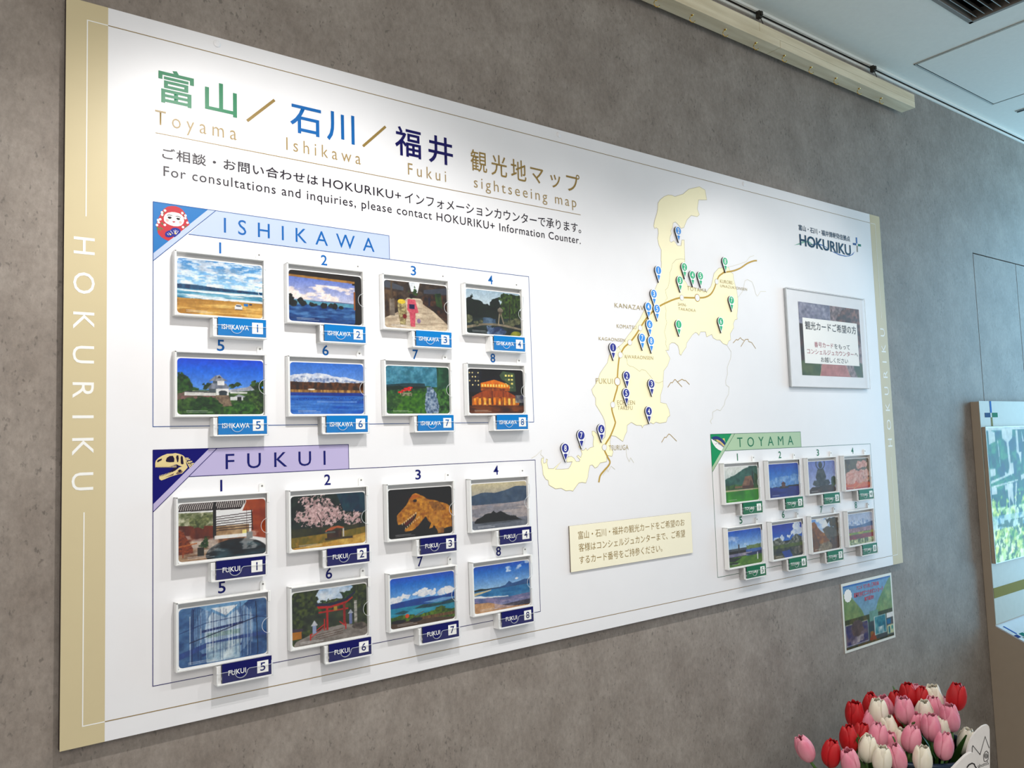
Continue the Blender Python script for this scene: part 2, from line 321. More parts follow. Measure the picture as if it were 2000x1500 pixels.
          (1480.5, 331.4), (1468.1, 321.5), (1474.2, 305.2), (1478.2, 282.3), (1479.3, 267.6), (1480.9, 214.4), (1470.9, 215.7), (1467.4, 231.8), (1453.3, 233.6), (1448.7, 229.7), (1439.5, 221.9), (1427.8, 227.8), (1422.7, 224.0),
          (1424.7, 212.7), (1431.2, 202.9), (1428.4, 196.6), (1435.6, 186.7), (1439.8, 172.6), (1449.8, 169.0), (1459.1, 174.4), (1470.0, 183.1), (1481.7, 180.3), (1496.8, 155.5), (1514.6, 141.5), (1540.0, 141.2), (1549.1, 134.1),
          (1541.7, 119.0), (1548.9, 92.4), (1584.0, 86.8), (1579.1, 59.5), (1555.3, 54.1), (1509.9, 68.7), (1485.2, 86.5), (1451.5, 98.8)],
 'LBL': [('KOMATSU', 1212.7, 461.5, 1280.9, 471.1), ('KAGAONSEN', 1149.8, 496.8, 1239.8, 505.0), ('AWARAONSEN', 1234.2, 537.3, 1337.4, 546.5), ('FUKUI', 1134.3, 598.5, 1190.6, 611.6), ('ECHIZEN', 1202.8, 651.8, 1264.2, 662.5),
         ('TAKEFU', 1203.3, 665.2, 1255.2, 675.2), ('TSURUGA', 1167.9, 761.5, 1234.6, 773.9), ('KANAZAWA', 1208.4, 408.3, 1336.8, 419.9), ('SHIN-', 1442.5, 389.0, 1477.5, 397.6), ('TAKAOKA', 1443.0, 401.5, 1512.9, 409.3),
         ('TOYAMA', 1482.1, 340.8, 1563.3, 352.3), ('KUROBE-', 1623.0, 308.4, 1682.9, 318.4), ('UNAZUKIONSEN', 1622.9, 322.7, 1742.7, 330.7)],
 'LINES': {'slash1': [(300.3, 148.8), (357.3, 91.9)], 'slash2': [(528.4, 149.3), (586.4, 91.3)], 'under': [(134.4, 201.8), (1112.8, 205.2)], 'vl': [(30.6, 357.1), (30.6, 838.4)], 'vr': [(2477.1, 356.0), (2473.4, 839.3)]},
 'LOGO': {'en': (2020.6, 125.5, 2312.8, 162.1),
          'hb': [(2327.8, 115.8), (2348.6, 114.6), (2349.0, 121.8), (2327.5, 122.5)],
          'hg': [(2358.7, 115.4), (2378.0, 114.4), (2378.3, 122.4), (2359.1, 122.8)],
          'jp': (2019.8, 95.3, 2312.3, 114.3),
          'sw1': [(1990.0, 165.4), (2015.7, 156.3), (2038.5, 146.9), (2056.6, 142.7), (2072.2, 142.7), (2085.1, 147.6), (2093.5, 153.2), (2084.4, 153.6), (2071.5, 149.3), (2056.1, 148.0), (2037.8, 153.5), (2015.3, 160.9)],
          'sw2': [(2057.3, 157.7), (2084.8, 150.3), (2117.2, 143.6), (2140.0, 144.1), (2167.3, 149.4), (2189.8, 157.5), (2220.1, 162.0), (2255.9, 165.3), (2292.7, 164.5), (2316.0, 156.2), (2336.3, 144.1), (2323.5, 156.7), (2300.1, 165.0),
                  (2275.0, 168.6), (2241.0, 168.4), (2208.1, 162.7), (2176.1, 153.7), (2151.1, 148.7), (2125.9, 147.2), (2093.7, 151.2)],
          'vb': [(2348.6, 94.2), (2356.7, 93.9), (2355.7, 115.1), (2348.1, 114.6)],
          'vg': [(2350.2, 122.8), (2357.3, 122.9), (2356.5, 143.8), (2349.7, 143.9)]},
 'MTN': [[(1387.6, 616.8), (1400.2, 603.7), (1406.1, 604.3), (1416.6, 595.2), (1420.4, 597.0), (1426.0, 601.8), (1443.1, 614.5)], [(1426.0, 601.8), (1444.6, 594.1), (1452.4, 597.2), (1458.5, 597.0), (1473.2, 607.7)],
         [(1354.7, 758.9), (1367.0, 746.0), (1372.7, 746.7), (1383.0, 737.9), (1388.7, 739.8), (1394.3, 743.9), (1412.1, 757.1)], [(1666.0, 486.6), (1681.5, 475.6), (1688.2, 477.3), (1700.4, 469.6), (1707.0, 474.3), (1716.1, 476.8)],
         [(1700.5, 495.2), (1715.8, 479.7), (1723.4, 473.4), (1735.3, 471.9), (1737.0, 478.7), (1751.0, 480.9), (1768.6, 498.0)]],
 'NUM': {'F': [(241.9, 797.0, 245.1, 817.1), (433.1, 796.3, 446.7, 817.1), (630.1, 795.2, 641.9, 815.9), (823.5, 793.9, 836.1, 815.1), (237.4, 970.1, 249.4, 991.8), (432.3, 969.2, 445.3, 991.5), (627.1, 969.4, 640.7, 990.2),
               (822.9, 967.9, 835.5, 989.6)],
         'I': [(242.4, 376.7, 245.8, 396.2), (433.4, 377.1, 446.6, 396.8), (630.0, 378.3, 642.3, 397.6), (823.4, 380.3, 836.7, 395.1), (237.8, 551.3, 249.6, 569.7), (434.2, 551.0, 447.1, 570.4), (630.3, 551.3, 644.3, 569.8),
               (825.1, 552.2, 838.3, 570.7)],
         'T': [(1657.9, 797.5, 1659.1, 817.6), (1848.5, 798.1, 1860.3, 818.1), (2044.0, 798.3, 2053.2, 817.1), (2237.7, 797.2, 2249.2, 817.0), (1651.9, 971.6, 1662.7, 992.3), (1847.3, 970.6, 1859.0, 990.6), (2042.3, 971.3, 2056.0, 991.9),
               (2236.8, 971.5, 2248.0, 991.5)]},
 'PIN': [('I', 1, 1368.7, 310.1), ('I', 2, 1454.1, 193.5), ('I', 3, 1347.4, 374.3), ('I', 4, 1324.7, 409.9), ('I', 5, 1356.4, 412.8), ('I', 6, 1326.1, 455.5), ('I', 7, 1296.7, 492.1), ('I', 8, 1329.0, 498.1), ('T', 1, 1437.3, 448.5),
         ('T', 2, 1471.4, 290.6), ('T', 3, 1451.0, 329.1), ('T', 4, 1502.4, 309.3), ('T', 5, 1535.3, 308.3), ('T', 6, 1611.7, 429.3), ('T', 7, 1664.0, 365.1), ('T', 8, 1645.1, 255.5), ('F', 1, 1192.8, 521.6), ('F', 2, 1235.9, 590.6),
         ('F', 3, 1323.2, 609.1), ('F', 4, 1308.7, 678.8), ('F', 5, 1231.5, 633.8), ('F', 6, 1142.3, 721.8), ('F', 7, 1077.0, 735.2), ('F', 8, 1026.1, 764.3)],
 'PINTIPS': [(1191.2, 548.4), (1228.6, 615.1), (1322.9, 635.7), (1307.9, 706.2), (1229.0, 660.3), (1147.2, 748.4), (1077.6, 761.2), (1027.2, 789.8)],
 'PLQ': [('富山・石川・福井の観光カードをご希望のお', 1055.4, 957.7, 1422.6, 976.4), ('客様はコンシェルジュカンターまで、ご希望', 1055.6, 985.9, 1422.5, 1005.5), ('するカード番号をご持参ください。', 1056.4, 1015.0, 1334.8, 1033.3)],
 'POST': {'pic1': [(2160.2, 1332.7), (2289.3, 1336.2), (2290.3, 1422.3), (2160.4, 1419.1)],
          'pic2': [(2327.6, 1334.7), (2407.1, 1338.1), (2404.9, 1417.7), (2329.8, 1420.8)],
          'seal': [(2188.3, 1259.7)],
          't1': (2239.8, 1227.9, 2373.8, 1263.9),
          't2': (2219.0, 1243.6, 2394.9, 1289.9),
          't3': (2278.2, 1268.8, 2336.4, 1290.3),
          't4': (2234.6, 1280.2, 2379.0, 1302.5)},
 'RAIL': [(1131.0, 848.7), (1136.0, 833.5), (1149.4, 821.8), (1165.1, 810.0), (1170.0, 800.8), (1162.1, 788.0), (1153.5, 765.8), (1175.8, 738.1), (1192.7, 709.8), (1192.0, 700.3), (1183.8, 674.8), (1187.6, 662.1), (1196.8, 639.7),
          (1205.5, 620.3), (1206.4, 605.8), (1209.1, 581.6), (1215.5, 549.1), (1220.6, 538.5), (1235.3, 519.0), (1255.7, 505.5), (1276.2, 487.3), (1295.2, 466.2), (1316.5, 443.1), (1343.4, 421.0), (1373.7, 403.0), (1401.9, 391.3),
          (1430.4, 381.0), (1459.1, 374.4), (1497.7, 371.5), (1522.3, 369.4), (1552.3, 365.9), (1578.2, 355.4), (1594.8, 338.8), (1607.9, 316.6), (1618.5, 301.0), (1634.9, 290.8), (1645.7, 286.3), (1683.6, 278.2), (1717.0, 266.7),
          (1751.6, 248.9), (1780.5, 238.7), (1797.7, 235.6)],
 'SCREW': [(240.7, 18.4), (1756.5, 14.3), (1047.6, 20.5), (26.6, 10.0)],
 'SEC': {'F': [(133.2, 741.4), (223.1, 741.6), (133.2, 830.6), (237.1, 741.7), (133.7, 843.3), (483.9, 740.4), (483.6, 787.3), (189.6, 789.0), (939.7, 787.0), (938.2, 1122.0), (131.3, 1124.5)],
         'I': [(132.2, 319.9), (223.4, 321.2), (133.9, 409.8), (236.7, 321.5), (133.9, 423.0), (581.8, 321.5), (581.5, 369.6), (190.7, 367.7), (939.2, 371.0), (938.7, 702.3), (133.2, 702.5)],
         'T': [(1547.5, 741.8), (1636.3, 742.0), (1546.2, 830.9), (1650.2, 742.3), (1548.5, 842.4), (1965.4, 741.6), (1962.7, 788.4), (1605.1, 787.9), (2353.0, 788.4), (2353.7, 1124.7), (1547.7, 1124.3)]},
 'SKULL': {'hole': [[(152.5, 759.4), (154.4, 754.7), (158.6, 752.1), (163.9, 751.9), (166.2, 756.8), (165.8, 762.4), (158.6, 762.5), (153.3, 761.5)],
                    [(138.7, 759.7), (141.3, 757.4), (146.5, 755.6), (146.1, 758.4), (142.0, 760.6), (139.8, 762.0)], [(168.9, 754.5), (170.0, 751.3), (172.7, 751.5), (173.2, 757.0), (172.3, 762.6), (170.8, 763.0)],
                    [(176.2, 754.7), (177.7, 752.0), (179.7, 754.0), (181.2, 766.2), (178.5, 766.9), (176.5, 765.2)], [(171.5, 777.4), (174.6, 775.1), (177.7, 776.1), (176.9, 778.9), (173.8, 780.3)],
                    [(157.0, 779.5), (163.1, 775.0), (170.0, 767.5), (173.8, 769.1), (167.7, 776.0), (161.6, 779.1)]],
           'neck': [[(183.9, 756.6), (189.0, 756.8)], [(184.7, 759.1), (191.7, 758.9)], [(186.2, 762.4), (195.2, 762.5)], [(187.8, 765.6), (197.9, 766.1)], [(183.9, 758.2), (191.6, 773.1)], [(187.0, 761.6), (194.0, 771.6)],
                    [(190.1, 763.3), (196.0, 769.2)]],
           'shade': [[(168.5, 781.7), (171.5, 778.6), (173.8, 780.3), (178.4, 777.3), (179.6, 779.0), (177.7, 781.7), (170.7, 783.4)], [(150.2, 787.5), (157.0, 785.1), (165.4, 781.1), (164.3, 784.7), (157.8, 785.9)]],
           'skull': [(136.0, 763.6), (136.8, 759.2), (140.5, 755.0), (146.5, 751.3), (154.8, 748.2), (163.2, 748.2), (167.7, 747.4), (173.9, 749.0), (180.0, 751.6), (183.1, 755.0), (184.7, 761.5), (186.2, 768.8), (187.8, 772.1),
                     (184.6, 776.0), (180.8, 779.8), (178.4, 782.2), (170.7, 783.8), (165.4, 785.1), (158.6, 787.2), (151.8, 790.0), (145.7, 792.1), (142.4, 789.9), (142.0, 785.5), (147.2, 784.6), (154.0, 782.6), (161.6, 779.8),
                     (167.7, 776.8), (173.8, 771.9), (178.5, 770.5), (173.8, 768.7), (170.0, 766.5), (166.2, 767.2), (157.8, 770.0), (148.0, 769.6), (136.0, 769.5)],
           'teeth': [[(136.8, 766.7), (136.8, 770.3)], [(138.9, 766.8), (138.9, 770.4)], [(141.0, 766.9), (141.0, 770.5)], [(143.1, 767.0), (143.1, 770.6)], [(145.2, 767.1), (145.2, 770.7)], [(147.3, 767.2), (147.3, 770.8)],
                     [(149.4, 767.3), (149.4, 770.8)], [(151.5, 767.4), (151.5, 770.9)], [(153.6, 767.4), (153.6, 771.0)], [(155.7, 767.5), (155.7, 771.1)], [(157.8, 767.6), (157.8, 771.2)], [(159.9, 767.7), (159.9, 771.3)],
                     [(162.1, 767.8), (162.1, 771.4)], [(164.2, 767.9), (164.2, 771.5)], [(166.3, 768.0), (166.3, 771.6)], [(168.5, 768.1), (168.5, 771.7)], [(143.5, 785.6), (143.1, 783.6)], [(145.7, 785.0), (145.4, 783.0)],
                     [(148.0, 784.4), (147.6, 782.4)], [(150.3, 783.8), (149.9, 781.8)], [(152.5, 783.2), (152.1, 781.2)], [(154.8, 782.6), (154.4, 780.6)], [(157.0, 782.0), (156.7, 780.0)], [(159.3, 781.4), (158.9, 779.4)],
                     [(161.6, 780.8), (161.2, 778.8)]]},
 'STN': [(1255.7, 505.5, 0), (1220.6, 538.5, 0), (1187.6, 662.7, 0), (1153.5, 765.8, 0), (1295.2, 466.2, 0), (1459.1, 374.4, 0), (1607.9, 316.6, 0), (1206.4, 605.2, 1), (1522.3, 369.4, 1)],
 'TXT': [('富', 141.5, 81.3, 199.9, 143.4), ('山', 219.6, 84.9, 274.9, 142.3), ('石', 376.5, 92.2, 438.4, 144.1), ('川', 450.6, 87.4, 508.2, 146.9), ('福', 600.3, 84.9, 662.2, 146.7), ('井', 680.0, 86.9, 741.4, 148.1),
         ('観光地マップ', 787.6, 97.0, 1109.6, 148.7), ('Toyama', 135.6, 158.2, 274.5, 192.7), ('Ishikawa', 367.6, 159.3, 521.4, 183.5), ('Fukui', 629.0, 161.1, 722.4, 184.9), ('sightseeing map', 794.5, 160.5, 1094.4, 191.2),
         ('ご相談・お問い合わせは', 147.0, 222.8, 430.3, 240.4), ('HOKURIKU+', 439.6, 224.5, 611.3, 241.9), ('インフォメーションカウンターで承ります。', 619.8, 222.3, 1106.4, 246.1),
         ('For consultations and inquiries, please contact HOKURIKU+ Information Counter.', 149.2, 254.8, 1103.5, 279.1), ('ISHIKAWA', 250.7, 331.1, 547.9, 358.5), ('FUKUI', 251.1, 751.9, 436.7, 778.3),
         ('TOYAMA', 1660.7, 753.3, 1924.7, 780.2), ('VL', 13.2, 395.3, 44.2, 801.6), ('VR', 2465.5, 396.9, 2489.2, 800.9)]}
# ------------------------------------------------------------------ painted prints (numpy, no files)
def value_noise(h, w_, fx, fy, seed, octv=4):
    rg = np.random.RandomState(seed); out = np.zeros((h, w_)); amp = 1; tot = 0
    for o in range(octv):
        gx, gy = max(1, int(fx * 2 ** o)), max(1, int(fy * 2 ** o)); g = rg.rand(gy + 2, gx + 2)
        x = np.linspace(0, gx, w_, endpoint=False); y = np.linspace(0, gy, h, endpoint=False)
        xi, yi = x.astype(int), y.astype(int); xf, yf = x - xi, y - yi; xf = xf * xf * (3 - 2 * xf); yf = (yf * yf * (3 - 2 * yf))[:, None]
        a = g[yi][:, xi] * (1 - xf) + g[yi][:, xi + 1] * xf; b_ = g[yi + 1][:, xi] * (1 - xf) + g[yi + 1][:, xi + 1] * xf
        out += amp * (a * (1 - yf) + b_ * yf); tot += amp; amp *= .55
    out /= tot
    return np.clip((out - .5) * 2.2 + .5, 0, 1)
def nz_fine(s):
    return .5 * value_noise(s.h, s.w, s.w // 5, s.h // 5, s.sd + 900, 2) + .5 * value_noise(s.h, s.w, s.w // 14, s.h // 16, s.sd + 901, 2)
class Pic:
    def __init__(s, w_=160, h=106, seed=1):
        s.w, s.h = w_ * 2, h * 2; s.a = np.zeros((s.h, s.w, 3)); s.X, s.Y = np.meshgrid((np.arange(s.w) + .5) / s.w, (np.arange(s.h) + .5) / s.h); s.sd = seed
    def n(s, fx, fy, o=4): s.sd += 1; return value_noise(s.h, s.w, fx, fy, s.sd, o)
    def put(s, m, c1, c2=None, f=(14, 9), op=1.0):
        c = np.array(c1, float) * np.ones((s.h, s.w, 1))
        if c2 is not None: k = s.n(*f)[..., None]; c = c * (1 - k) + np.array(c2, float) * k
        m = (m.astype(float) * op)[..., None]; s.a = s.a * (1 - m) + c * m; return s
    def grad(s, y0, y1, c1, c2):
        k = np.clip((s.Y - y0) / (y1 - y0), 0, 1)[..., None]; c = np.array(c1, float) * (1 - k) + np.array(c2, float) * k
        m = ((s.Y >= y0 - 1e-6) & (s.Y <= y1 + 1e-6))[..., None]; s.a = np.where(m, c, s.a); return s
    def mask(s, pts, wob=0.0, fw=(12, 12)):
        X, Y = s.X, s.Y
        if wob: X = X + (s.n(*fw) - .5) * wob; Y = Y + (s.n(*fw) - .5) * wob
        m = np.zeros(X.shape, bool); n = len(pts)
        for i in range(n):
            (x0, y0), (x1, y1) = pts[i], pts[(i + 1) % n]
            if y0 == y1: continue
            c = ((y0 > Y) != (y1 > Y)) & (X < (x1 - x0) * (Y - y0) / (y1 - y0) + x0); m ^= c
        return m
    def P(s, pts, c1, c2=None, f=(14, 9), wob=0.0, op=1.0): return s.put(s.mask(pts, wob), c1, c2, f, op)
    def R(s, x0, y0, x1, y1, c1, c2=None, f=(14, 9), wob=0.0, op=1.0): return s.P([(x0, y0), (x1, y0), (x1, y1), (x0, y1)], c1, c2, f, wob, op)
    def E(s, cx, cy, rx, ry, c1, c2=None, f=(14, 9), wob=0.0, op=1.0):
        X, Y = s.X, s.Y
        if wob: X = X + (s.n(16, 12) - .5) * wob; Y = Y + (s.n(16, 12) - .5) * wob
        return s.put(((X - cx) / rx) ** 2 + ((Y - cy) / ry) ** 2 < 1, c1, c2, f, op)
    def L(s, pts, wd, c, op=1.0):
        A = s.w / s.h; m = np.zeros(s.X.shape, bool)
        for (x0, y0), (x1, y1) in zip(pts[:-1], pts[1:]):
            dx, dy = (x1 - x0) * A, y1 - y0; l2 = dx * dx + dy * dy + 1e-12; px, py = (s.X - x0) * A, s.Y - y0
            t = np.clip((px * dx + py * dy) / l2, 0, 1); m |= (px - t * dx) ** 2 + (py - t * dy) ** 2 < (wd / 2) ** 2
        return s.put(m, c, op=op)
    def clouds(s, y0, y1, f=(4, 8), th=.5, c=(245, 248, 252), op=.9, soft=.22):
        k = np.clip((s.n(*f, 5) - th) / soft, 0, 1) * op * ((s.Y >= y0) & (s.Y <= y1)); k = k[..., None]; s.a = s.a * (1 - k) + np.array(c, float) * k; return s
    def tree(s, cx, cy, rx, ry, d=(24, 44, 26), l=(70, 100, 50)): return s.E(cx, cy, rx, ry, d, l, (34, 24), wob=.10)
    def out(s, cap=True):
        if cap: s.R(.10, .925, .34, .935, (225, 225, 225), op=.55); s.R(.10, .95, .40, .96, (225, 225, 225), op=.45)
        d_ = 1 + (nz_fine(s) - .5)[..., None] * .15; s.a = s.a * d_; a = s.a.reshape(s.h // 2, 2, s.w // 2, 2, 3).mean((1, 3)) / 255; a = np.clip((a - .5) * 1.16 + .485, 0, 1)
        a = np.where(a <= .04045, a / 12.92, ((a + .055) / 1.055) ** 2.4); g = a.mean(-1, keepdims=True)
        return np.clip(g + (a - g) * 1.12, 0, 1) * .74
def i1():
    p = Pic(seed=11).grad(0, .52, (84, 144, 200), (176, 214, 240)); p.clouds(0, .5, (7, 16), .38, soft=.35, op=.8); p.clouds(0, .5, (14, 34), .5, op=.7); p.clouds(0, .3, (6, 12), .55, (150, 165, 185), .4)
    p.P([(0, .47), (.2, .465), (.45, .49), (.7, .50), (1, .51), (1, .60), (0, .57)], (26, 62, 96), (50, 96, 128), (30, 6)); p.R(0, .55, 1, .72, (60, 128, 160), (150, 196, 214), (4, 30)); p.clouds(.56, .73, (3, 26), .42, (240, 246, 250), .95)
    p.R(0, .715, 1, 1, (206, 164, 98), (172, 128, 70), (3, 26), wob=.01); p.clouds(.78, 1, (3, 18), .55, (240, 208, 140), .7)
    p.P([(.66, .80), (.68, .765), (.73, .765), (.75, .80), (.75, .86), (.66, .86)], (236, 238, 240)); p.R(.675, .78, .735, .80, (50, 60, 80)); p.R(.665, .855, .75, .87, (90, 70, 50)); p.R(.77, .74, .82, .79, (40, 130, 200)); p.R(.835, .735, .87, .765, (34, 60, 92)); return p.out()
def i2():
    p = Pic(seed=21).grad(0, .60, (84, 108, 186), (206, 206, 224)); p.clouds(.25, .56, (5, 8), .5, (250, 236, 226)); p.R(0, .57, 1, .66, (96, 150, 172), (120, 170, 186), (4, 20)); p.P([(.3, .575), (.6, .56), (.9, .57), (.9, .585), (.3, .585)], (110, 120, 150))
    p.R(0, .655, 1, 1, (34, 66, 120), (92, 130, 176), (9, 26)); p.R(0, .9, 1, 1, (20, 44, 92), (50, 84, 136), (10, 30), op=.6)
    for x, y, r in [(.02, .56, .05), (.05, .64, .06), (.15, .58, .045), (.18, .63, .055), (.3, .66, .04), (.36, .655, .03), (.47, .66, .05), (.57, .65, .045), (.62, .66, .05), (.70, .665, .035), (.02, .50, .03)]: p.E(x, y, r, r * 1.1, (20, 24, 26), (50, 56, 54), (40, 30), wob=.03)
    p.P([(0, 0), (1, 0), (1, .12), (0, .09)], (34, 26, 20), (54, 42, 30), (6, 30)); p.P([(0, .09), (1, .12), (1, .17), (0, .13)], (150, 112, 66), (176, 136, 84), (30, 6)); p.R(.90, 0, 1, 1, (26, 24, 24), (46, 40, 36)); p.R(.885, .33, .905, .70, (150, 96, 56)); p.R(.865, .16, .90, .2, (20, 16, 14)); return p.out()
def i3():
    p = Pic(seed=31).put(np.ones((212, 320), bool), (50, 42, 38), (92, 78, 66), (16, 20)); p.P([(.38, 0), (.56, 0), (.52, .22), (.42, .2)], (228, 232, 236)); p.tree(.47, .19, .05, .10)
    p.P([(.36, .34), (.56, .34), (1, .86), (1, 1), (0, 1), (0, .82), (.1, .66)], (176, 160, 140), (214, 200, 178), (8, 26))
    for y in (.5, .6, .72, .84): p.L([(0, y + .10), (.95, y)], .006, (140, 124, 104), .6)
    p.P([(0, 0), (.3, .12), (.3, .2), (0, .16)], (80, 84, 92)); p.P([(0, .2), (.26, .25), (.26, .62), (0, .8)], (44, 32, 28), (104, 84, 64), (24, 8)); p.P([(1, .05), (.62, .14), (.62, .22), (1, .2)], (70, 74, 84)); p.P([(1, .22), (.6, .26), (.6, .45), (1, .78)], (30, 24, 24), (92, 62, 44), (20, 12)); p.P([(.80, .2), (.9, .18), (.92, .52), (.82, .46)], (28, 50, 30), (70, 92, 50))
    p.R(.08, .38, .16, .74, (150, 140, 128), (110, 100, 90)); p.R(.10, 0, .125, .4, (90, 76, 60)); p.R(.69, .3, .72, .48, (30, 34, 60))
    p.E(.265, .36, .035, .05, (60, 50, 48)); p.P([(.20, .44), (.33, .44), (.345, .66), (.32, .92), (.24, .92), (.21, .66)], (196, 186, 140), (110, 96, 72), (40, 30)); p.E(.265, .43, .06, .05, (222, 196, 90)); p.E(.31, .74, .03, .05, (120, 30, 40)); p.R(.25, .92, .29, .96, (210, 200, 190))
    p.E(.42, .30, .035, .05, (24, 20, 22)); p.P([(.36, .37), (.48, .37), (.53, .64), (.48, .66), (.47, .95), (.40, .95), (.385, .66), (.35, .60)], (206, 110, 122), (184, 84, 100), (50, 40)); p.R(.385, .47, .47, .57, (30, 34, 76)); p.E(.53, .82, .03, .05, (140, 120, 150)); return p.out()
def i4():
    p = Pic(seed=41).grad(0, .4, (170, 190, 204), (200, 212, 216)); p.R(0, .44, 1, 1, (28, 38, 40), (52, 66, 60), (12, 10))
    p.P([(0, .32), (.05, .2), (.09, .12), (.12, .22), (.2, .26), (.3, .3), (.4, .32), (.5, .2), (.6, .16), (.65, .3), (.65, .62), (0, .66)], (16, 24, 22), (40, 52, 40), (40, 26), wob=.05); p.P([(.6, .06), (.8, .02), (1, .05), (1, .6), (.6, .62), (.62, .3)], (24, 40, 24), (82, 104, 52), (34, 22), wob=.06)
    p.R(.28, .62, .52, .80, (70, 90, 110), (130, 150, 168), (8, 10), wob=.05); p.P([(0, .84), (.25, .76), (.5, .74), (.75, .76), (1, .82), (1, .86), (.6, .79), (.3, .80), (0, .9)], (150, 140, 120), (120, 112, 98), (20, 6)); p.R(.36, .82, .70, 1, (46, 60, 90), (150, 172, 196), (9, 8), wob=.06)
    for x, y, r in [(.18, .76, .05), (.26, .73, .04), (.04, .68, .08), (.82, .70, .08), (.92, .66, .08), (.72, .72, .04)]: p.E(x, y, r, r, (70, 74, 60), (120, 122, 92), (24, 20), wob=.03)
    p.L([(.60, .50), (.575, .74)], .03, (150, 140, 120)); p.L([(.62, .50), (.67, .73)], .03, (140, 130, 112)); p.R(.565, .42, .665, .46, (120, 112, 100)); p.R(.585, .46, .645, .52, (90, 80, 70)); p.P([(.56, .42), (.61, .36), (.67, .42)], (136, 128, 116)); p.E(.9, .97, .1, .08, (110, 116, 50), (150, 150, 70)); p.L([(.8, .2), (.78, .66)], .02, (50, 36, 28)); return p.out()
def i5():
    p = Pic(seed=51).grad(0, .6, (40, 92, 214), (120, 166, 230)); p.P([(0, .26), (.08, .27), (.16, .40), (.25, .58), (.25, .75), (0, .75)], (22, 52, 28), (64, 104, 48), (36, 26), wob=.05); p.tree(.34, .53, .07, .07); p.tree(.67, .47, .09, .05); p.tree(.90, .50, .07, .12); p.tree(.98, .56, .06, .16)
    p.R(0, .56, 1, 1, (30, 58, 30), (84, 116, 58), (34, 22)); p.R(0, .62, .45, .72, (150, 110, 110), (70, 84, 60), (30, 14), wob=.04); p.P([(.42, .64), (.58, .64), (.62, .84), (.48, .86)], (150, 132, 112), (112, 96, 84), (44, 30)); p.R(.08, .58, .43, .66, (222, 220, 216)); p.P([(.08, .58), (.43, .59), (.43, .61), (.08, .60)], (60, 64, 70))
    p.R(.435, .52, .58, .65, (232, 232, 230)); p.R(.355, .52, .435, .60, (88, 98, 104)); p.P([(.33, .54), (.40, .42), (.55, .44), (.60, .53)], (150, 156, 168), (104, 110, 122), (30, 4)); p.R(.45, .38, .53, .47, (236, 236, 234)); p.R(.40, .38, .45, .44, (84, 96, 104)); p.P([(.35, .40), (.43, .30), (.48, .285), (.51, .34), (.57, .39)], (176, 180, 188), (110, 114, 124), (24, 6)); p.P([(.47, .30), (.50, .34), (.45, .345)], (70, 72, 80)); p.E(.515, .60, .05, .035, (60, 66, 72)); p.R(.47, .60, .56, .65, (60, 70, 76))
    p.P([(.58, .55), (.80, .50), (.84, .47), (.89, .55), (.80, .57), (.58, .60)], (198, 200, 206), (150, 154, 164), (30, 8)); p.R(.6, .59, .8, .62, (226, 226, 224)); p.P([(.64, .68), (.70, .63), (.78, .67), (.76, .69)], (170, 174, 182)); p.R(.60, .68, .75, .74, (220, 222, 222)); p.R(.68, .68, .73, .75, (40, 44, 46)); p.P([(.80, .58), (1, .56), (1, 1), (.9, 1)], (26, 50, 28), (96, 126, 62), (30, 22), wob=.05); p.P([(.15, .80), (.25, .68), (.42, .70), (.50, .84), (.47, 1), (.15, 1)], (20, 52, 26), (62, 100, 44), (32, 24), wob=.05); p.P([(.55, .86), (.68, .78), (.9, .80), (.95, 1), (.5, 1)], (24, 60, 30), (80, 122, 54), (32, 24), wob=.05); return p.out()
def i6():
    p = Pic(seed=61).grad(0, .36, (76, 122, 206), (120, 160, 222)); p.P([(0, .25), (.1, .23), (.22, .21), (.30, .23), (.38, .195), (.48, .22), (.6, .27), (.75, .28), (.9, .33), (1, .34), (1, .42), (0, .42)], (236, 238, 244), (196, 206, 226), (24, 18), wob=.02); p.P([(0, .30), (.2, .27), (.4, .30), (.7, .32), (1, .38), (1, .42), (0, .42)], (240, 242, 246), (110, 130, 170), (40, 26), wob=.03)
    p.R(0, .38, 1, .57, (50, 36, 30), (112, 72, 44), (30, 12), wob=.02); p.R(0, .53, 1, .585, (200, 160, 100), (120, 84, 54), (44, 8)); p.E(.28, .52, .05, .012, (240, 236, 230)); p.R(0, .58, 1, 1, (44, 92, 176), (96, 142, 206), (3, 22)); p.R(0, .58, 1, .64, (24, 60, 136), (40, 80, 160), (3, 10)); p.R(.35, .74, .9, .78, (150, 178, 222), op=.5)
    for i in range(26): x = (i * .618) % 1; p.E(x, .68 + .04 * ((i * .37) % 1), .006, .006, (24, 30, 60))
    return p.out()
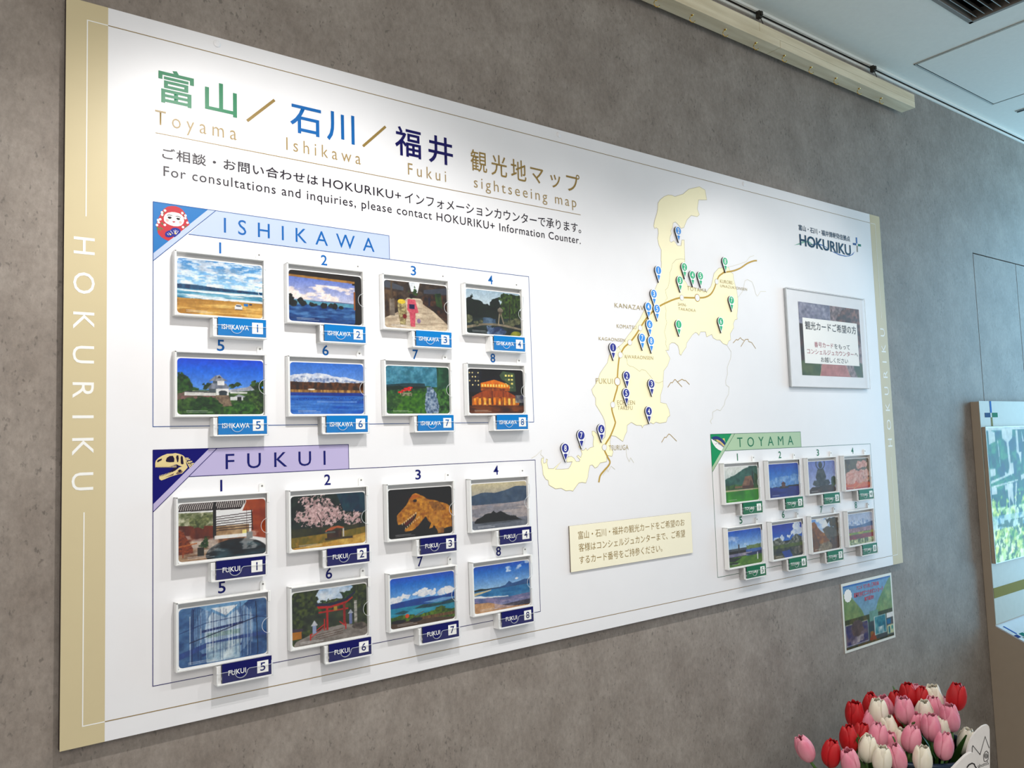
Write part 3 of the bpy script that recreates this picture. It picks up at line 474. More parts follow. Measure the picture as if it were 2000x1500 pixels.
def i7():
    p = Pic(seed=71).put(np.ones((212, 320), bool), (24, 56, 38), (70, 112, 60), (26, 18)); p.R(0, 0, .80, .42, (64, 122, 150), (110, 166, 196), (20, 14), wob=.03, op=.85); p.R(.8, 0, 1, .5, (30, 68, 52), (60, 104, 76), (26, 16)); p.P([(0, .4), (.3, .36), (.6, .36), (.62, .46), (0, .52)], (20, 40, 40), op=.7)  # blue upper area: reflection on the cover, painted into the print
    p.P([(.14, .62), (.45, .5), (.62, .52), (.64, 1), (.1, 1)], (40, 84, 30), (84, 130, 46), (30, 22), wob=.04); p.P([(.63, .42), (.72, .42), (.80, .7), (.85, 1), (.62, 1), (.60, .8)], (70, 92, 120), (176, 190, 206), (40, 26), wob=.04); p.P([(.8, .5), (1, .42), (1, 1), (.84, 1)], (22, 56, 32), (84, 128, 66), (30, 20), wob=.03); p.E(.1, .74, .13, .14, (36, 70, 40), (84, 120, 60), (24, 20), wob=.05)
    for x, y in [(.37, .455), (.31, .475), (.27, .515), (.22, .55), (.35, .50)]: p.E(x, y, .04, .02, (214, 50, 56)); p.R(x - .002, y, x + .004, y + .05, (190, 180, 160))
    p.R(.24, .56, .40, .63, (180, 180, 150), (90, 90, 70), (30, 20), wob=.03); return p.out()
def i8():
    p = Pic(seed=81).put(np.ones((212, 320), bool), (10, 10, 20)); p.R(0, .04, .24, .52, (30, 34, 44), (50, 52, 60)); p.P([(.56, .14), (.62, .04), (.84, .08), (.86, .5), (.7, .5)], (84, 104, 76), (60, 76, 60))
    for i in range(16): x, y = .02 + .05 * (i % 4), .08 + .09 * (i // 4); p.R(x, y, x + .022, y + .03, (236, 216, 160) if (i * 7) % 5 < 3 else (70, 70, 70))
    for i in range(12): x, y = .66 + .055 * (i % 3), .12 + .09 * (i // 3); p.R(x, y, x + .035, y + .04, (246, 224, 140) if (i * 5) % 4 < 3 else (110, 120, 90))
    p.P([(.06, .62), (.95, .62), (.9, .82), (.06, .82)], (120, 66, 30), (226, 140, 60), (26, 8)); p.P([(.10, .60), (.25, .50), (.44, .46), (.70, .50), (.84, .60), (.84, .63), (.08, .64)], (168, 88, 44), (140, 70, 34), (30, 6)); p.P([(.22, .32), (.46, .22), (.74, .36), (.74, .44), (.46, .42), (.22, .42)], (236, 150, 66), (210, 116, 50), (16, 6)); p.P([(.17, .30), (.42, .17), (.52, .18), (.77, .35), (.46, .24), (.22, .32)], (30, 26, 34)); p.R(.22, .43, .74, .49, (120, 60, 30), (190, 110, 56), (30, 4))
    for i in range(10): p.R(.235 + i * .05, .345, .262 + i * .05, .40, (255, 214, 130))
    for i in range(9): p.R(.09 + i * .088, .66, .13 + i * .088, .80, (255, 204, 120), (232, 136, 60), (10, 6))
    p.R(0, .82, 1, 1, (60, 34, 22), (126, 74, 40), (6, 14)); p.R(.84, .58, 1, .76, (170, 170, 150), (70, 70, 90), (20, 8)); p.L([(.42, .5), (.42, .84)], .012, (70, 36, 20)); p.L([(.62, .5), (.62, .84)], .012, (70, 36, 20)); return p.out()
def f1():
    p = Pic(seed=101).put(np.ones((212, 320), bool), (244, 244, 242)); p.P([(0, .16), (.38, .18), (.40, .46), (0, .5)], (206, 204, 180), (96, 104, 70), (26, 20)); p.P([(0, 0), (.78, 0), (.70, .16), (0, .14)], (40, 26, 28))
    for i in range(34): x = i * .024; p.L([(x, .005), (x - .05 + .03, .12)], .012, (226, 220, 216))
    p.P([(0, .38), (.40, .42), (.40, .68), (0, .72)], (122, 62, 40), (84, 40, 30), (20, 4)); p.tree(.24, .34, .11, .12, (70, 80, 50), (150, 154, 110)); p.R(.40, .44, .80, .72, (150, 122, 92), (196, 170, 136), (14, 6)); p.R(.40, .20, .80, .30, (250, 250, 250))
    for i in range(7): p.L([(.41, .275 + i * .04), (.84, .235 + i * .045)], .014, (44, 26, 30))
    p.P([(.78, 0), (1, 0), (1, .72), (.82, .66), (.84, .2), (.72, .2)], (168, 88, 56), (140, 64, 42), (4, 8)); p.L([(.83, .2), (.84, .55)], .02, (50, 26, 26)); p.L([(.77, .15), (.77, .6)], .008, (60, 36, 32)); p.R(.38, 0, .42, .78, (30, 26, 26)); p.R(.40, .60, .80, .66, (246, 240, 232)); p.R(.0, .66, .5, 1, (176, 150, 124), (120, 92, 76), (10, 26)); p.R(.72, .54, .77, .60, (250, 226, 150)); p.R(.4, .66, .8, .72, (150, 110, 84), (110, 80, 62), (30, 3))
    p.E(.66, .94, .36, .26, (36, 40, 42)); p.E(.68, .95, .32, .225, (16, 26, 32), (60, 84, 92), (6, 14)); p.R(.77, .58, .84, .70, (52, 62, 62)); p.clouds(.45, .88, (5, 6), .56, (236, 232, 228), .5); p.P([(0, .45), (.05, .48), (.16, .78), (.16, .86), (0, .88)], (156, 82, 50), (96, 48, 34), (40, 40)); p.L([(0, .74), (.2, .70)], .02, (176, 110, 70)); p.L([(.05, .74), (.05, .92)], .02, (140, 70, 44)); p.R(.21, .78, .28, .93, (50, 46, 36)); p.tree(.29, .70, .03, .08); return p.out()
def f2():
    p = Pic(seed=111).put(np.ones((212, 320), bool), (22, 34, 34), (46, 62, 54), (20, 12)); p.P([(.6, 0), (1, 0), (1, .4), (.7, .35)], (20, 54, 76), (34, 72, 84), (20, 8)); p.R(0, .62, 1, 1, (40, 46, 34), (70, 70, 46)); p.P([(0, .78), (.3, .76), (.62, .74), (1, .68), (1, .82), (.55, .9), (0, .96)], (150, 122, 60), (112, 104, 50), (24, 12)); p.P([(0, .97), (.55, .90), (1, .80), (1, 1), (0, 1)], (206, 174, 104), (180, 140, 76))
    for cx, cy, rx, ry in [(.36, .20, .19, .14), (.26, .34, .22, .10), (.44, .32, .22, .12), (.5, .42, .18, .10), (.20, .46, .16, .08), (.36, .48, .2, .10), (.22, .08, .08, .06), (.80, .48, .12, .10), (.85, .56, .10, .06), (.30, .56, .12, .05), (.5, .54, .12, .07)]:
        m = ((p.X + (p.n(20, 14) - .5) * .12 - cx) / rx) ** 2 + ((p.Y + (p.n(20, 14) - .5) * .12 - cy) / ry) ** 2 < 1; m &= p.n(44, 30) > .36; p.put(m, (228, 200, 198), (170, 140, 140), (50, 36), .95)
    p.L([(.38, .74), (.39, .5), (.34, .36)], .018, (60, 42, 42)); p.L([(.39, .6), (.48, .44)], .01, (60, 42, 42)); p.P([(.44, .70), (.52, .64), (.62, .62), (.70, .66), (.69, .68), (.6, .66), (.46, .74)], (178, 104, 74)); p.R(.47, .70, .67, .84, (50, 34, 28), (90, 64, 46), (30, 10)); p.R(.68, .68, .70, .84, (196, 190, 180)); p.R(.44, .72, .58, .75, (90, 100, 96)); p.R(.44, .84, .82, .88, (70, 60, 40)); return p.out()
def f3():
    p = Pic(seed=121).put(np.ones((212, 320), bool), (14, 12, 14), (26, 22, 22)); br, br2 = (150, 96, 44), (206, 150, 76)
    p.P([(.36, .14), (.42, .11), (.52, .16), (.60, .24), (.72, .28), (.86, .34), (.96, .42), (.99, .55), (.99, .86), (.86, .88), (.84, .97), (.76, .95), (.72, .82), (.62, .70), (.58, .60), (.52, .66), (.45, .78), (.36, .86), (.26, .87), (.24, .84), (.34, .74), (.40, .62), (.43, .52), (.36, .58), (.26, .68), (.16, .72), (.13, .66), (.13, .54), (.18, .46), (.25, .38), (.30, .28)], br, br2, (26, 20), wob=.015)
    p.P([(.42, .52), (.36, .66), (.27, .76), (.22, .71), (.32, .64), (.38, .56)], (90, 34, 26)); 
    for i in range(8): x, y = .20 + .03 * i, .72 - .028 * i; p.P([(x, y - .02), (x + .018, y - .03), (x + .012, y + .025)], (236, 220, 180)); p.P([(x + .05, y + .10), (x + .065, y + .09), (x + .055, y + .05)], (230, 210, 170))
    p.E(.41, .26, .03, .03, (40, 20, 14)); p.P([(.30, .22), (.40, .12), (.50, .17), (.38, .22)], (170, 84, 44), op=.6); p.P([(.62, .30), (.8, .32), (.9, .5), (.7, .5)], (84, 56, 34), (140, 96, 50), (30, 26), op=.6); p.P([(.60, .62), (.72, .66), (.68, .84), (.62, .86), (.66, .74)], br, br2); p.E(.74, .62, .10, .14, (214, 164, 92), (150, 100, 54), op=.6); p.R(.76, .86, .86, .97, (176, 130, 80), (120, 84, 50)); return p.out()
def f4():
    p = Pic(seed=131).grad(0, .3, (206, 196, 164), (168, 164, 156)); p.P([(0, .26), (.2, .20), (.4, .22), (.6, .18), (.8, .10), (1, .12), (1, .5), (0, .5)], (66, 84, 106), (82, 98, 116), (10, 8), wob=.01); p.grad(.46, 1, (150, 146, 150), (120, 126, 138)); p.P([(0, .46), (.5, .49), (1, .44), (1, .52), (0, .54)], (170, 160, 160), (130, 134, 146), (6, 20), wob=.02); p.clouds(.46, .8, (3, 14), .46, (196, 184, 178), .6)
    p.P([(.03, .84), (.14, .74), (.24, .68), (.34, .66), (.40, .60), (.44, .66), (.52, .64), (.62, .70), (.7, .74), (.78, .76), (.92, .88), (.6, .90), (.2, .90)], (20, 24, 28), (44, 48, 46), (40, 26), wob=.03); p.R(0, .86, 1, 1, (96, 102, 112), (120, 124, 132), (5, 10), op=.75); return p.out()
def f5():
    p = Pic(seed=141).put(np.ones((212, 320), bool), (46, 76, 122), (96, 130, 168), (6, 8)); p.E(.5, .45, .34, .52, (150, 176, 204), op=.5); p.E(.5, .5, .22, .46, (206, 220, 232), op=.7)
    p.P([(.2, .0), (.8, .0), (.52, .26)], (120, 160, 196)); p.P([(.35, .06), (.66, .06), (.52, .22)], (236, 242, 246)); p.L([(0, .42), (.3, .30), (.75, .26), (1, .36)], .012, (40, 62, 110)); p.P([(0, .76), (.3, .64), (.7, .60), (1, .60), (1, .66), (.6, .66), (.3, .72), (0, .86)], (60, 84, 140)); p.P([(.25, .42), (.72, .36), (.72, .40), (.25, .46)], (36, 54, 110)); p.P([(.25, .82), (.7, .74), (.7, .77), (.25, .86)], (40, 60, 120)); p.R(.3, .48, .68, .56, (176, 196, 190), (110, 140, 140), (30, 10)); p.R(.3, .66, .68, .98, (216, 226, 226), (150, 176, 192), (16, 10), op=.8)
    rg = random.Random(5)
    for i in range(46): x = .12 + .72 * i / 46 + rg.uniform(-.008, .008); p.L([(x, rg.uniform(.02, .2)), (x + rg.uniform(-.004, .004), rg.uniform(.6, .98))], rg.choice([.005, .007, .01]), rg.choice([(26, 40, 84), (60, 84, 120), (232, 240, 246)]), .8)
    for i in range(14): x = .12 + .055 * i; p.L([(x, .60 - .02 * i), (x + .05, .58 - .02 * i)], .016, (24, 34, 70))
    p.L([(.87, .05), (.89, .98)], .014, (20, 30, 60)); return p.out()
def f6():
    p = Pic(seed=151).put(np.ones((212, 320), bool), (26, 40, 24), (86, 96, 50), (28, 20)); p.P([(.36, .0), (.82, 0), (.78, .12), (.70, .22), (.52, .24), (.36, .24), (.30, .1)], (160, 186, 214), (226, 230, 234), (5, 6), wob=.05); p.tree(.75, .17, .10, .09); p.tree(.43, .25, .06, .05)
    p.R(.15, .45, .95, .72, (34, 42, 34), (66, 74, 60), (14, 12), op=.7); p.P([(.05, .9), (.4, .74), (.7, .72), (1, .84), (1, 1), (0, 1)], (150, 144, 138), (120, 114, 108), (10, 16)); rd = (176, 52, 36)
    p.P([(.30, .26), (.5, .29), (.7, .24), (.83, .13), (.84, .16), (.72, .28), (.5, .34), (.31, .31)], (36, 42, 70)); p.P([(.32, .31), (.5, .34), (.72, .29), (.80, .22), (.80, .25), (.7, .34), (.5, .38), (.34, .36)], rd); p.R(.34, .42, .74, .45, rd); p.R(.44, .34, .47, .78, rd); p.R(.67, .32, .70, .72, (140, 44, 36)); p.R(.54, .36, .59, .44, (170, 140, 70)); p.R(.41, .56, .425, .78, rd)
    p.L([(.24, .82), (.42, .66)], .016, (200, 44, 40)); p.L([(.24, .87), (.42, .71)], .012, (200, 44, 40)); p.R(.225, .80, .24, .92, rd); p.L([(.62, .66), (.70, .76)], .016, (200, 44, 40)); p.R(.695, .70, .71, .82, rd)
    for y in (.80, .84, .88): p.L([(.3, y + .04), (.66, y)], .010, (90, 66, 56))
    p.R(.82, .30, .86, .72, (190, 188, 180), (120, 118, 112), (14, 40)); p.R(.75, .54, .79, .74, (120, 130, 170)); p.P([(.73, .54), (.77, .46), (.81, .54)], (176, 180, 190)); p.R(.26, .66, .31, .80, (150, 160, 190)); p.P([(.24, .66), (.285, .56), (.33, .66)], (196, 198, 204)); p.R(0, .72, .12, .86, (176, 120, 60)); p.P([(0, .66), (.14, .68), (.14, .73), (0, .72)], (70, 60, 76)); p.E(.88, .80, .1, .07, (120, 112, 104), (70, 64, 60), (20, 14), wob=.03); return p.out()
def f7():
    p = Pic(seed=161).grad(0, .5, (24, 92, 190), (150, 190, 228)); 
    for x, y, r in [(.06, .45, .08), (.14, .42, .06), (.24, .39, .06), (.37, .36, .04), (.52, .31, .05), (.50, .36, .08), (.58, .37, .07), (.65, .38, .05), (.78, .40, .07), (.9, .38, .08)]: p.E(x, y, r, r * 1.0, (246, 246, 248), (216, 222, 234), (12, 10), wob=.05)
    p.P([(0, .5), (.2, .48), (.4, .46), (.6, .46), (.8, .48), (1, .44), (1, .62), (0, .62)], (34, 70, 140), (54, 92, 156), (10, 6)); p.R(0, .60, 1, .82, (54, 134, 160), (84, 160, 180), (4, 14)); p.P([(.5, .56), (.8, .52), (1, .54), (1, .57), (.7, .6)], (120, 160, 200)); p.P([(.34, .66), (.5, .60), (.75, .62), (1, .58), (1, .66), (.6, .68)], (30, 66, 84), (50, 92, 92), (20, 6)); p.P([(.05, .70), (.2, .66), (.28, .70), (.2, .74)], (44, 84, 92)); p.P([(0, .78), (.15, .74), (.4, .80), (.6, .76), (.8, .72), (1, .80), (1, 1), (0, 1)], (40, 70, 26), (104, 130, 50), (34, 20), wob=.03); p.E(.76, .76, .09, .08, (44, 70, 26), (96, 116, 44), (30, 20), wob=.04)
    p.P([(0, .90), (.5, .86), (1, .96), (1, 1), (0, 1)], (84, 68, 54)); p.R(.44, .84, 1, .90, (122, 96, 66), (84, 64, 46), (60, 3)); p.E(.12, .87, .11, .035, (24, 28, 36)); p.E(.38, .88, .1, .04, (24, 28, 36)); p.E(.25, .78, .03, .04, (206, 90, 44)); p.L([(.35, .82), (.5, .74)], .012, (120, 90, 60)); return p.out()
def f8():
    p = Pic(seed=171).grad(0, .5, (28, 88, 180), (160, 196, 228)); p.clouds(0, .2, (5, 5), .66, op=.7); p.E(.76, .37, .03, .02, (240, 240, 244)); p.P([(.25, .52), (.45, .50), (.55, .48), (.62, .40), (.68, .46), (.8, .44), (.9, .41), (1, .42), (1, .54), (.25, .54)], (50, 84, 130), (66, 100, 146), (12, 6)); p.P([(0, .5), (.12, .48), (.26, .51), (.26, .56), (0, .60)], (24, 44, 34)); p.R(0, .53, 1, .78, (50, 108, 156), (84, 140, 180), (5, 20)); p.P([(0, .56), (.3, .53), (.3, .545), (0, .62)], (210, 196, 160))
    p.P([(0, .66), (.3, .70), (.6, .74), (1, .72), (1, .86), (.4, .90), (0, .76)], (140, 130, 160), (96, 110, 150), (8, 20)); p.P([(0, .62), (.12, .63), (.22, .67), (.4, .69), (.6, .72), (.6, .735), (.38, .71), (.2, .69), (0, .66)], (244, 246, 250), wob=.012); p.P([(0, .78), (.25, .80), (.5, .90), (.7, .96), (1, .98), (1, 1), (0, 1)], (198, 160, 124), (176, 138, 106), (14, 10)); p.R(.35, .80, 1, .96, (214, 206, 220), (120, 116, 150), (12, 26), op=.5); return p.out()
def S(seed): return Pic(96, 64, seed)
def full(p): return np.ones((p.h, p.w), bool)
def t1():
    p = S(201).grad(0, .5, (236, 238, 232), (200, 210, 206)); p.P([(0, .36), (.3, .24), (.55, .10), (.8, 0), (1, 0), (1, .7), (0, .7)], (44, 84, 76), (70, 112, 100), (12, 10), wob=.02); p.R(0, .52, 1, .66, (40, 76, 34), (84, 116, 56), (24, 8), wob=.04); p.P([(.8, .5), (.84, .12), (.88, .5)], (24, 44, 30)); p.P([(.86, .6), (.9, .2), (1, .3), (1, .6)], (30, 60, 36), (64, 100, 56)); p.P([(.50, .58), (.62, .30), (.80, .28), (.86, .56)], (150, 118, 96), (120, 90, 76), (10, 20)); p.P([(.72, .58), (.78, .38), (.86, .58)], (90, 70, 60)); p.R(.52, .56, .86, .64, (90, 60, 46)); p.R(.3, .56, .52, .62, (140, 110, 84)); p.R(0, .66, 1, 1, (70, 150, 40), (48, 120, 34), (8, 8)); p.P([(0, .66), (1, .66), (1, .68), (0, .70)], (200, 190, 160)); return p.out()
def t2():
    p = S(211).grad(0, .6, (34, 84, 178), (110, 160, 216)); p.P([(0, .50), (.2, .42), (.4, .40), (.55, .36), (.7, .40), (.85, .33), (1, .36), (1, .66), (0, .7)], (150, 184, 224), (96, 142, 200), (16, 12), wob=.03); p.R(0, .70, 1, 1, (20, 40, 116), (40, 64, 140), (6, 14)); p.P([(.34, .74), (.40, .68), (.60, .68), (.66, .74)], (50, 44, 50)); p.R(.42, .58, .54, .70, (100, 70, 56)); p.P([(.40, .60), (.48, .54), (.56, .60)], (50, 40, 46)); p.R(.45, .56, .49, .58, (180, 90, 70)); return p.out()
def t3():
    p = S(221).grad(0, 1, (120, 132, 190), (190, 198, 222)); d, l = (44, 46, 52), (92, 94, 94)
    A = np.sqrt(((p.X - .47) / .17) ** 2 + ((p.Y - .08) / .2) ** 2); p.put((A < 1) & (A > .84), (56, 56, 60)); p.E(.47, .13, .07, .11, d, l); p.P([(.36, .26), (.58, .26), (.66, .5), (.62, .62), (.32, .62), (.28, .5)], d, l, (10, 12)); p.P([(.22, .60), (.74, .60), (.80, .72), (.70, .78), (.26, .78), (.16, .72)], d, l, (12, 10)); p.P([(.14, .80), (.86, .76), (.98, .86), (1, 1), (0, 1), (.02, .9)], (84, 66, 58), (50, 40, 38), (8, 16)); p.E(.92, .66, .10, .16, (70, 92, 60), (40, 60, 40), wob=.03); return p.out()
def t4():
    p = S(231); p.put(full(p), (92, 84, 66), (120, 110, 88), (5, 6)); p.R(0, 0, .25, .5, (130, 110, 84), (80, 70, 56)); p.E(.5, .92, .6, .2, (176, 66, 44)); p.E(.5, .86, .5, .1, (206, 110, 70))
    for x, y, r in [(.2, .55, .15), (.35, .45, .13), (.5, .55, .16), (.68, .5, .15), (.85, .52, .15), (.3, .68, .16), (.6, .68, .16), (.62, .22, .14), (.8, .2, .12), (.15, .7, .12), (.85, .7, .13)]: p.E(x, y, r, r * .9, (228, 190, 176), (200, 140, 124), (16, 14), wob=.05)
    p.L([(.3, 1), (.98, .66)], .02, (206, 160, 110)); return p.out()
def t5():
    p = S(241).grad(0, .5, (40, 92, 190), (176, 206, 232)); p.clouds(.1, .45, (4, 5), .66, op=.5); p.R(0, .50, .6, .57, (60, 70, 90), (90, 96, 100)); p.R(.30, .40, .34, .64, (60, 56, 60)); p.R(.0, .42, .03, .66, (60, 56, 60)); p.R(.55, .45, 1, .57, (70, 96, 60), (120, 140, 90), (12, 6), wob=.04); p.R(.52, .56, 1, .76, (60, 84, 150), (90, 120, 176), (6, 12)); p.R(0, .64, .7, .72, (176, 166, 170), (120, 120, 150), (8, 12)); p.P([(.5, .68), (1, .64), (1, .80), (.7, .76)], (40, 52, 96)); p.R(0, .74, 1, 1, (100, 140, 50), (70, 112, 40), (10, 12), wob=.02); p.P([(0, .74), (.4, .76), (.2, .86), (0, .84)], (24, 40, 30)); p.P([(0, .86), (.3, .88), (.25, .94), (0, .92)], (30, 50, 30)); p.R(.85, .68, .875, .88, (230, 230, 236)); return p.out()
def t6():
    p = S(251).grad(0, .5, (20, 60, 160), (70, 120, 200)); 
    for x, y, r in [(.82, .12, .14), (.9, .25, .14), (.75, .3, .1), (.3, .42, .10), (.15, .46, .12), (.55, .38, .06)]: p.E(x, y, r, r * .9, (238, 242, 248), (190, 206, 232), (10, 8), wob=.06)
    p.P([(0, .48), (.12, .42), (.25, .40), (.36, .50), (.5, .58), (.66, .44), (.76, .34), (.86, .36), (1, .48), (1, .70), (0, .70)], (50, 60, 50), (150, 150, 140), (22, 16), wob=.03); p.R(0, .60, 1, .72, (60, 80, 36), (96, 110, 50), (14, 6), wob=.03); p.R(0, .70, 1, 1, (30, 40, 50), (80, 84, 56), (12, 10)); p.P([(.30, .8), (.56, .78), (.66, 1), (.4, 1)], (40, 76, 150)); p.P([(.6, .72), (1, .72), (1, .9), (.75, .95)], (56, 56, 50), (120, 116, 104), (16, 12)); p.P([(0, .86), (.3, .94), (.4, 1), (0, 1)], (90, 84, 60), (140, 130, 100)); return p.out()
def t7():
    p = S(261).grad(0, .5, (120, 160, 220), (220, 228, 238)); p.clouds(0, .3, (4, 4), .45); p.P([(0, .10), (.14, .08), (.25, .25), (.4, .42), (.62, .6), (.7, 1), (0, 1)], (120, 76, 34), (164, 112, 56), (16, 14), wob=.03); p.P([(.4, .34), (.6, .26), (.8, .32), (1, .3), (1, .8), (.6, .7)], (110, 100, 84), (80, 76, 66), (14, 10), wob=.03); p.P([(.55, .02), (.8, 0), (1, 0), (1, .4), (.9, .5), (.86, .3), (.7, .26), (.62, .12)], (50, 44, 30), (96, 80, 44), (26, 18), wob=.08); p.R(.68, .62, 1, 1, (56, 36, 22), (90, 60, 34), (14, 12), wob=.04); p.P([(.25, .80), (.6, .70), (.72, .86), (.7, 1), (.2, 1)], (150, 136, 112), (110, 92, 70), (16, 14), wob=.04); p.P([(0, .3), (.1, .3), (.3, .8), (.2, 1), (0, 1)], (70, 46, 24), (110, 74, 34), (20, 16), op=.6); return p.out()
def t8():
    p = S(271).grad(0, .3, (170, 180, 204), (190, 196, 214)); p.P([(0, .30), (.2, .20), (.4, .24), (.6, .18), (.8, .26), (1, .22), (1, .5), (0, .5)], (214, 220, 234), (120, 140, 180), (18, 14), wob=.03); p.P([(0, .36), (.3, .40), (.6, .38), (1, .30), (1, .5), (0, .5)], (70, 94, 140), (100, 122, 160), (8, 6)); p.R(0, .46, 1, .60, (190, 150, 160), (140, 112, 120), (22, 8), wob=.02); p.R(0, .60, 1, .68, (196, 176, 60), (110, 140, 60), (4, 10)); p.R(0, .68, 1, .84, (160, 56, 66), (110, 40, 50), (8, 14)); p.R(0, .82, 1, 1, (70, 90, 44), (226, 226, 180), (20, 10), wob=.02); return p.out()
PICS = {'I': [i1, i2, i3, i4, i5, i6, i7, i8], 'F': [f1, f2, f3, f4, f5, f6, f7, f8], 'T': [t1, t2, t3, t4, t5, t6, t7, t8]}
# ------------------------------------------------------------------ room
WALL = wall_material()
CEIL = mat('ceiling_paint', (234, 234, 226), 0.8, noise=(60, 0.02), bump=(300, 0.1))
DARK = mat('shadow_gap_black', (14, 12, 14), 0.8)
YW, ZC = 0.015, 2.858
XR = 7.5
gap = 0.0022
b = MB()
b.box(-2.5, 3.254 - gap, YW, YW + 0.06, 0, ZC)
b.box(3.254 - gap, XR, YW, YW + 0.06, 2.262 + gap, ZC)
b.box(4.9, XR, YW, YW + 0.06, 0, 2.262 + gap)
struct('wall_back', b, WALL)
b = MB(); b.box(3.24, 4.92, YW + 0.03, YW + 0.05, 0, 2.28); struct('trim_1', b, DARK)
for i, (x0, x1) in enumerate([(3.254, 3.660), (3.660, 4.9)]):
    b = MB(); b.box(x0 + gap, x1 - gap, YW, YW + 0.028, 0.005, 2.262 - gap); struct('door_%d' % (i + 1), b, WALL)
b = MB(); b.box(-2.5, XR, -3.6, YW + 0.06, -0.05, 0); struct('floor', b, mat('grey_floor', (168, 156, 142), 0.35, noise=(6, 0.08)))
# ceiling with a real opening for the air vent
vx0, vx1, vy0, vy1 = 1.75, 2.53, -0.83, -0.333
b = MB()
for x0, x1, y0, y1 in [(-2.5, vx0, -3.6, YW), (vx1, XR, -3.6, YW), (vx0, vx1, vy1, YW), (vx0, vx1, -3.6, vy0)]:
    b.box(x0, x1, y0, y1, ZC, ZC + 0.05)
struct('ceiling', b, CEIL)
b = MB(); b.box(-2.5, XR, -0.004, 0.004, ZC - 0.010, ZC - 0.0005, bev=0.001); struct('trim_2', b, CEIL)
b = MB(); b.box(-2.5, XR, 0.009, YW - 0.0004, ZC - 0.020, ZC - 0.012); struct('trim_3', b, CEIL)
b = MB(); b.box(-2.5, XR, 0.0045, YW - 0.0004, ZC - 0.003, ZC - 0.0004); struct('trim_4', b, DARK)
# ceiling vent
VM = mat('vent_grey', (128, 122, 114), 0.45, 0.2)
v = thing('ceiling_vent', 'grey louvred air vent set into the ceiling near the top right corner', 'air vent', (2.14, -0.58, ZC))
def rel(o): return -o.location.x, -o.location.y, -o.location.z
dx, dy, dz = rel(v)
b = MB()
t = 0.014
for x0, x1, y0, y1 in [(vx0, vx1, vy1 - t, vy1), (vx0, vx1, vy0, vy0 + t), (vx0, vx0 + t, vy0, vy1), (vx1 - t, vx1, vy0, vy1)]:
    b.box(x0 + dx, x1 + dx, y0 + dy, y1 + dy, -0.004, 0.030, bev=0.001)
put('frame', b, VM, v)
b = MB(); b.box(vx0 + dx, vx1 + dx, vy0 + dy, vy1 + dy, 0.10, 0.11)
for x0, x1, y0, y1 in [(vx0, vx1, vy1 - .002, vy1), (vx0, vx1, vy0, vy0 + .002), (vx0, vx0 + .002, vy0, vy1), (vx1 - .002, vx1, vy0, vy1)]: b.box(x0 + dx, x1 + dx, y0 + dy, y1 + dy, 0.03, 0.10)
put('duct', b, DARK, v)
sb = MB(); x0, x1 = vx0 + t + dx, vx1 - t + dx
sb.add([(x0, 0, 0), (x1, 0, 0), (x1, 0.009, 0.022), (x0, 0.009, 0.022), (x0, 0.002, -0.0005), (x1, 0.002, -0.0005), (x1, 0.011, 0.0215), (x0, 0.011, 0.0215)],
       [(0, 1, 2, 3), (7, 6, 5, 4), (0, 4, 5, 1), (3, 2, 6, 7), (0, 3, 7, 4), (1, 5, 6, 2)])
sm = sb.mesh('slat', VM)
y = vy1 - 0.030
while y > vy0 + 0.02:
    obj('slat', sm, v, (0, y + dy, 0.001)); y -= 0.0243
# access panel
ap = thing('access_panel', 'flush square access hatch with thin metal edge in the ceiling', 'ceiling hatch', (2.98, -0.32, ZC))
dx, dy, dz = rel(ap)
FR = mat('hatch_edge_metal', (176, 178, 172), 0.35, 0.5)
ax0, ax1, ay0, ay1 = 2.662, 3.296, -0.72, -0.084
b = MB()
for x0, x1, y0, y1 in [(ax0, ax1, ay1 - .005, ay1), (ax0, ax1, ay0, ay0 + .005), (ax0, ax0 + .005, ay0, ay1), (ax1 - .005, ax1, ay0, ay1)]: b.box(x0 + dx, x1 + dx, y0 + dy, y1 + dy, -0.003, -0.0002, bev=0.0006)
put('edge_frame', b, FR, ap)
b = MB(); g = 0.009
b.box(ax0 + g + dx, ax1 - g + dx, ay0 + g + dy, ay1 - g + dy, -0.0026, -0.0002, bev=0.0006); put('hatch_panel', b, CEIL, ap)
b = MB()
b.box(ax0 + .005 + dx, ax1 - .005 + dx, ay0 + .005 + dy, ay1 - .005 + dy, -0.0004, -0.0001); put('shadow_gap', b, DARK, ap)
ds = thing('linear_diffuser', 'thin black slot diffuser in the ceiling at the right edge', 'air diffuser', (3.466, -0.5, ZC))
b = MB(); b.box(-.008, .008, -.39, .39, -.002, -.0003); put('slot', b, DARK, ds)
b = MB(); b.box(-.012, -.008, -.393, .393, -.003, -.0003); b.box(.008, .012, -.393, .393, -.003, -.0003); put('frame', b, FR, ds)

# ------------------------------------------------------------------ hanging wooden beam with hooks
bx1 = 2.715; by0, by1, bz0, bz1 = -0.054, -0.004, 2.720, 2.770
beam = thing('wooden_beam', 'pale pine beam hung along the top of the wall', 'beam', ((1.0 + bx1) / 2, -0.029, bz0))
WOOD = wood_material()
dx, dy, dz = rel(beam)
b = MB(); jx = 1.90
b.box(0.3 + dx, jx - .0014 + dx, by0 + dy, by1 + dy, 0, .023, bev=.0008); b.box(0.3 + dx, 1.80 - .0014 + dx, by0 + dy, by1 + dy, .023, .05, bev=.0008)
put('left_length', b, WOOD, beam)
b = MB(); b.box(jx + dx, bx1 + dx, by0 + dy, by1 + dy, 0, .0225, bev=.0008); b.box(1.80 + dx, bx1 + dx, by0 + dy, by1 + dy, .0232, .05, bev=.0008)
put('right_length', b, WOOD, beam)
HG = mat('hanger_dark_metal', (72, 68, 62), 0.35, 0.8)
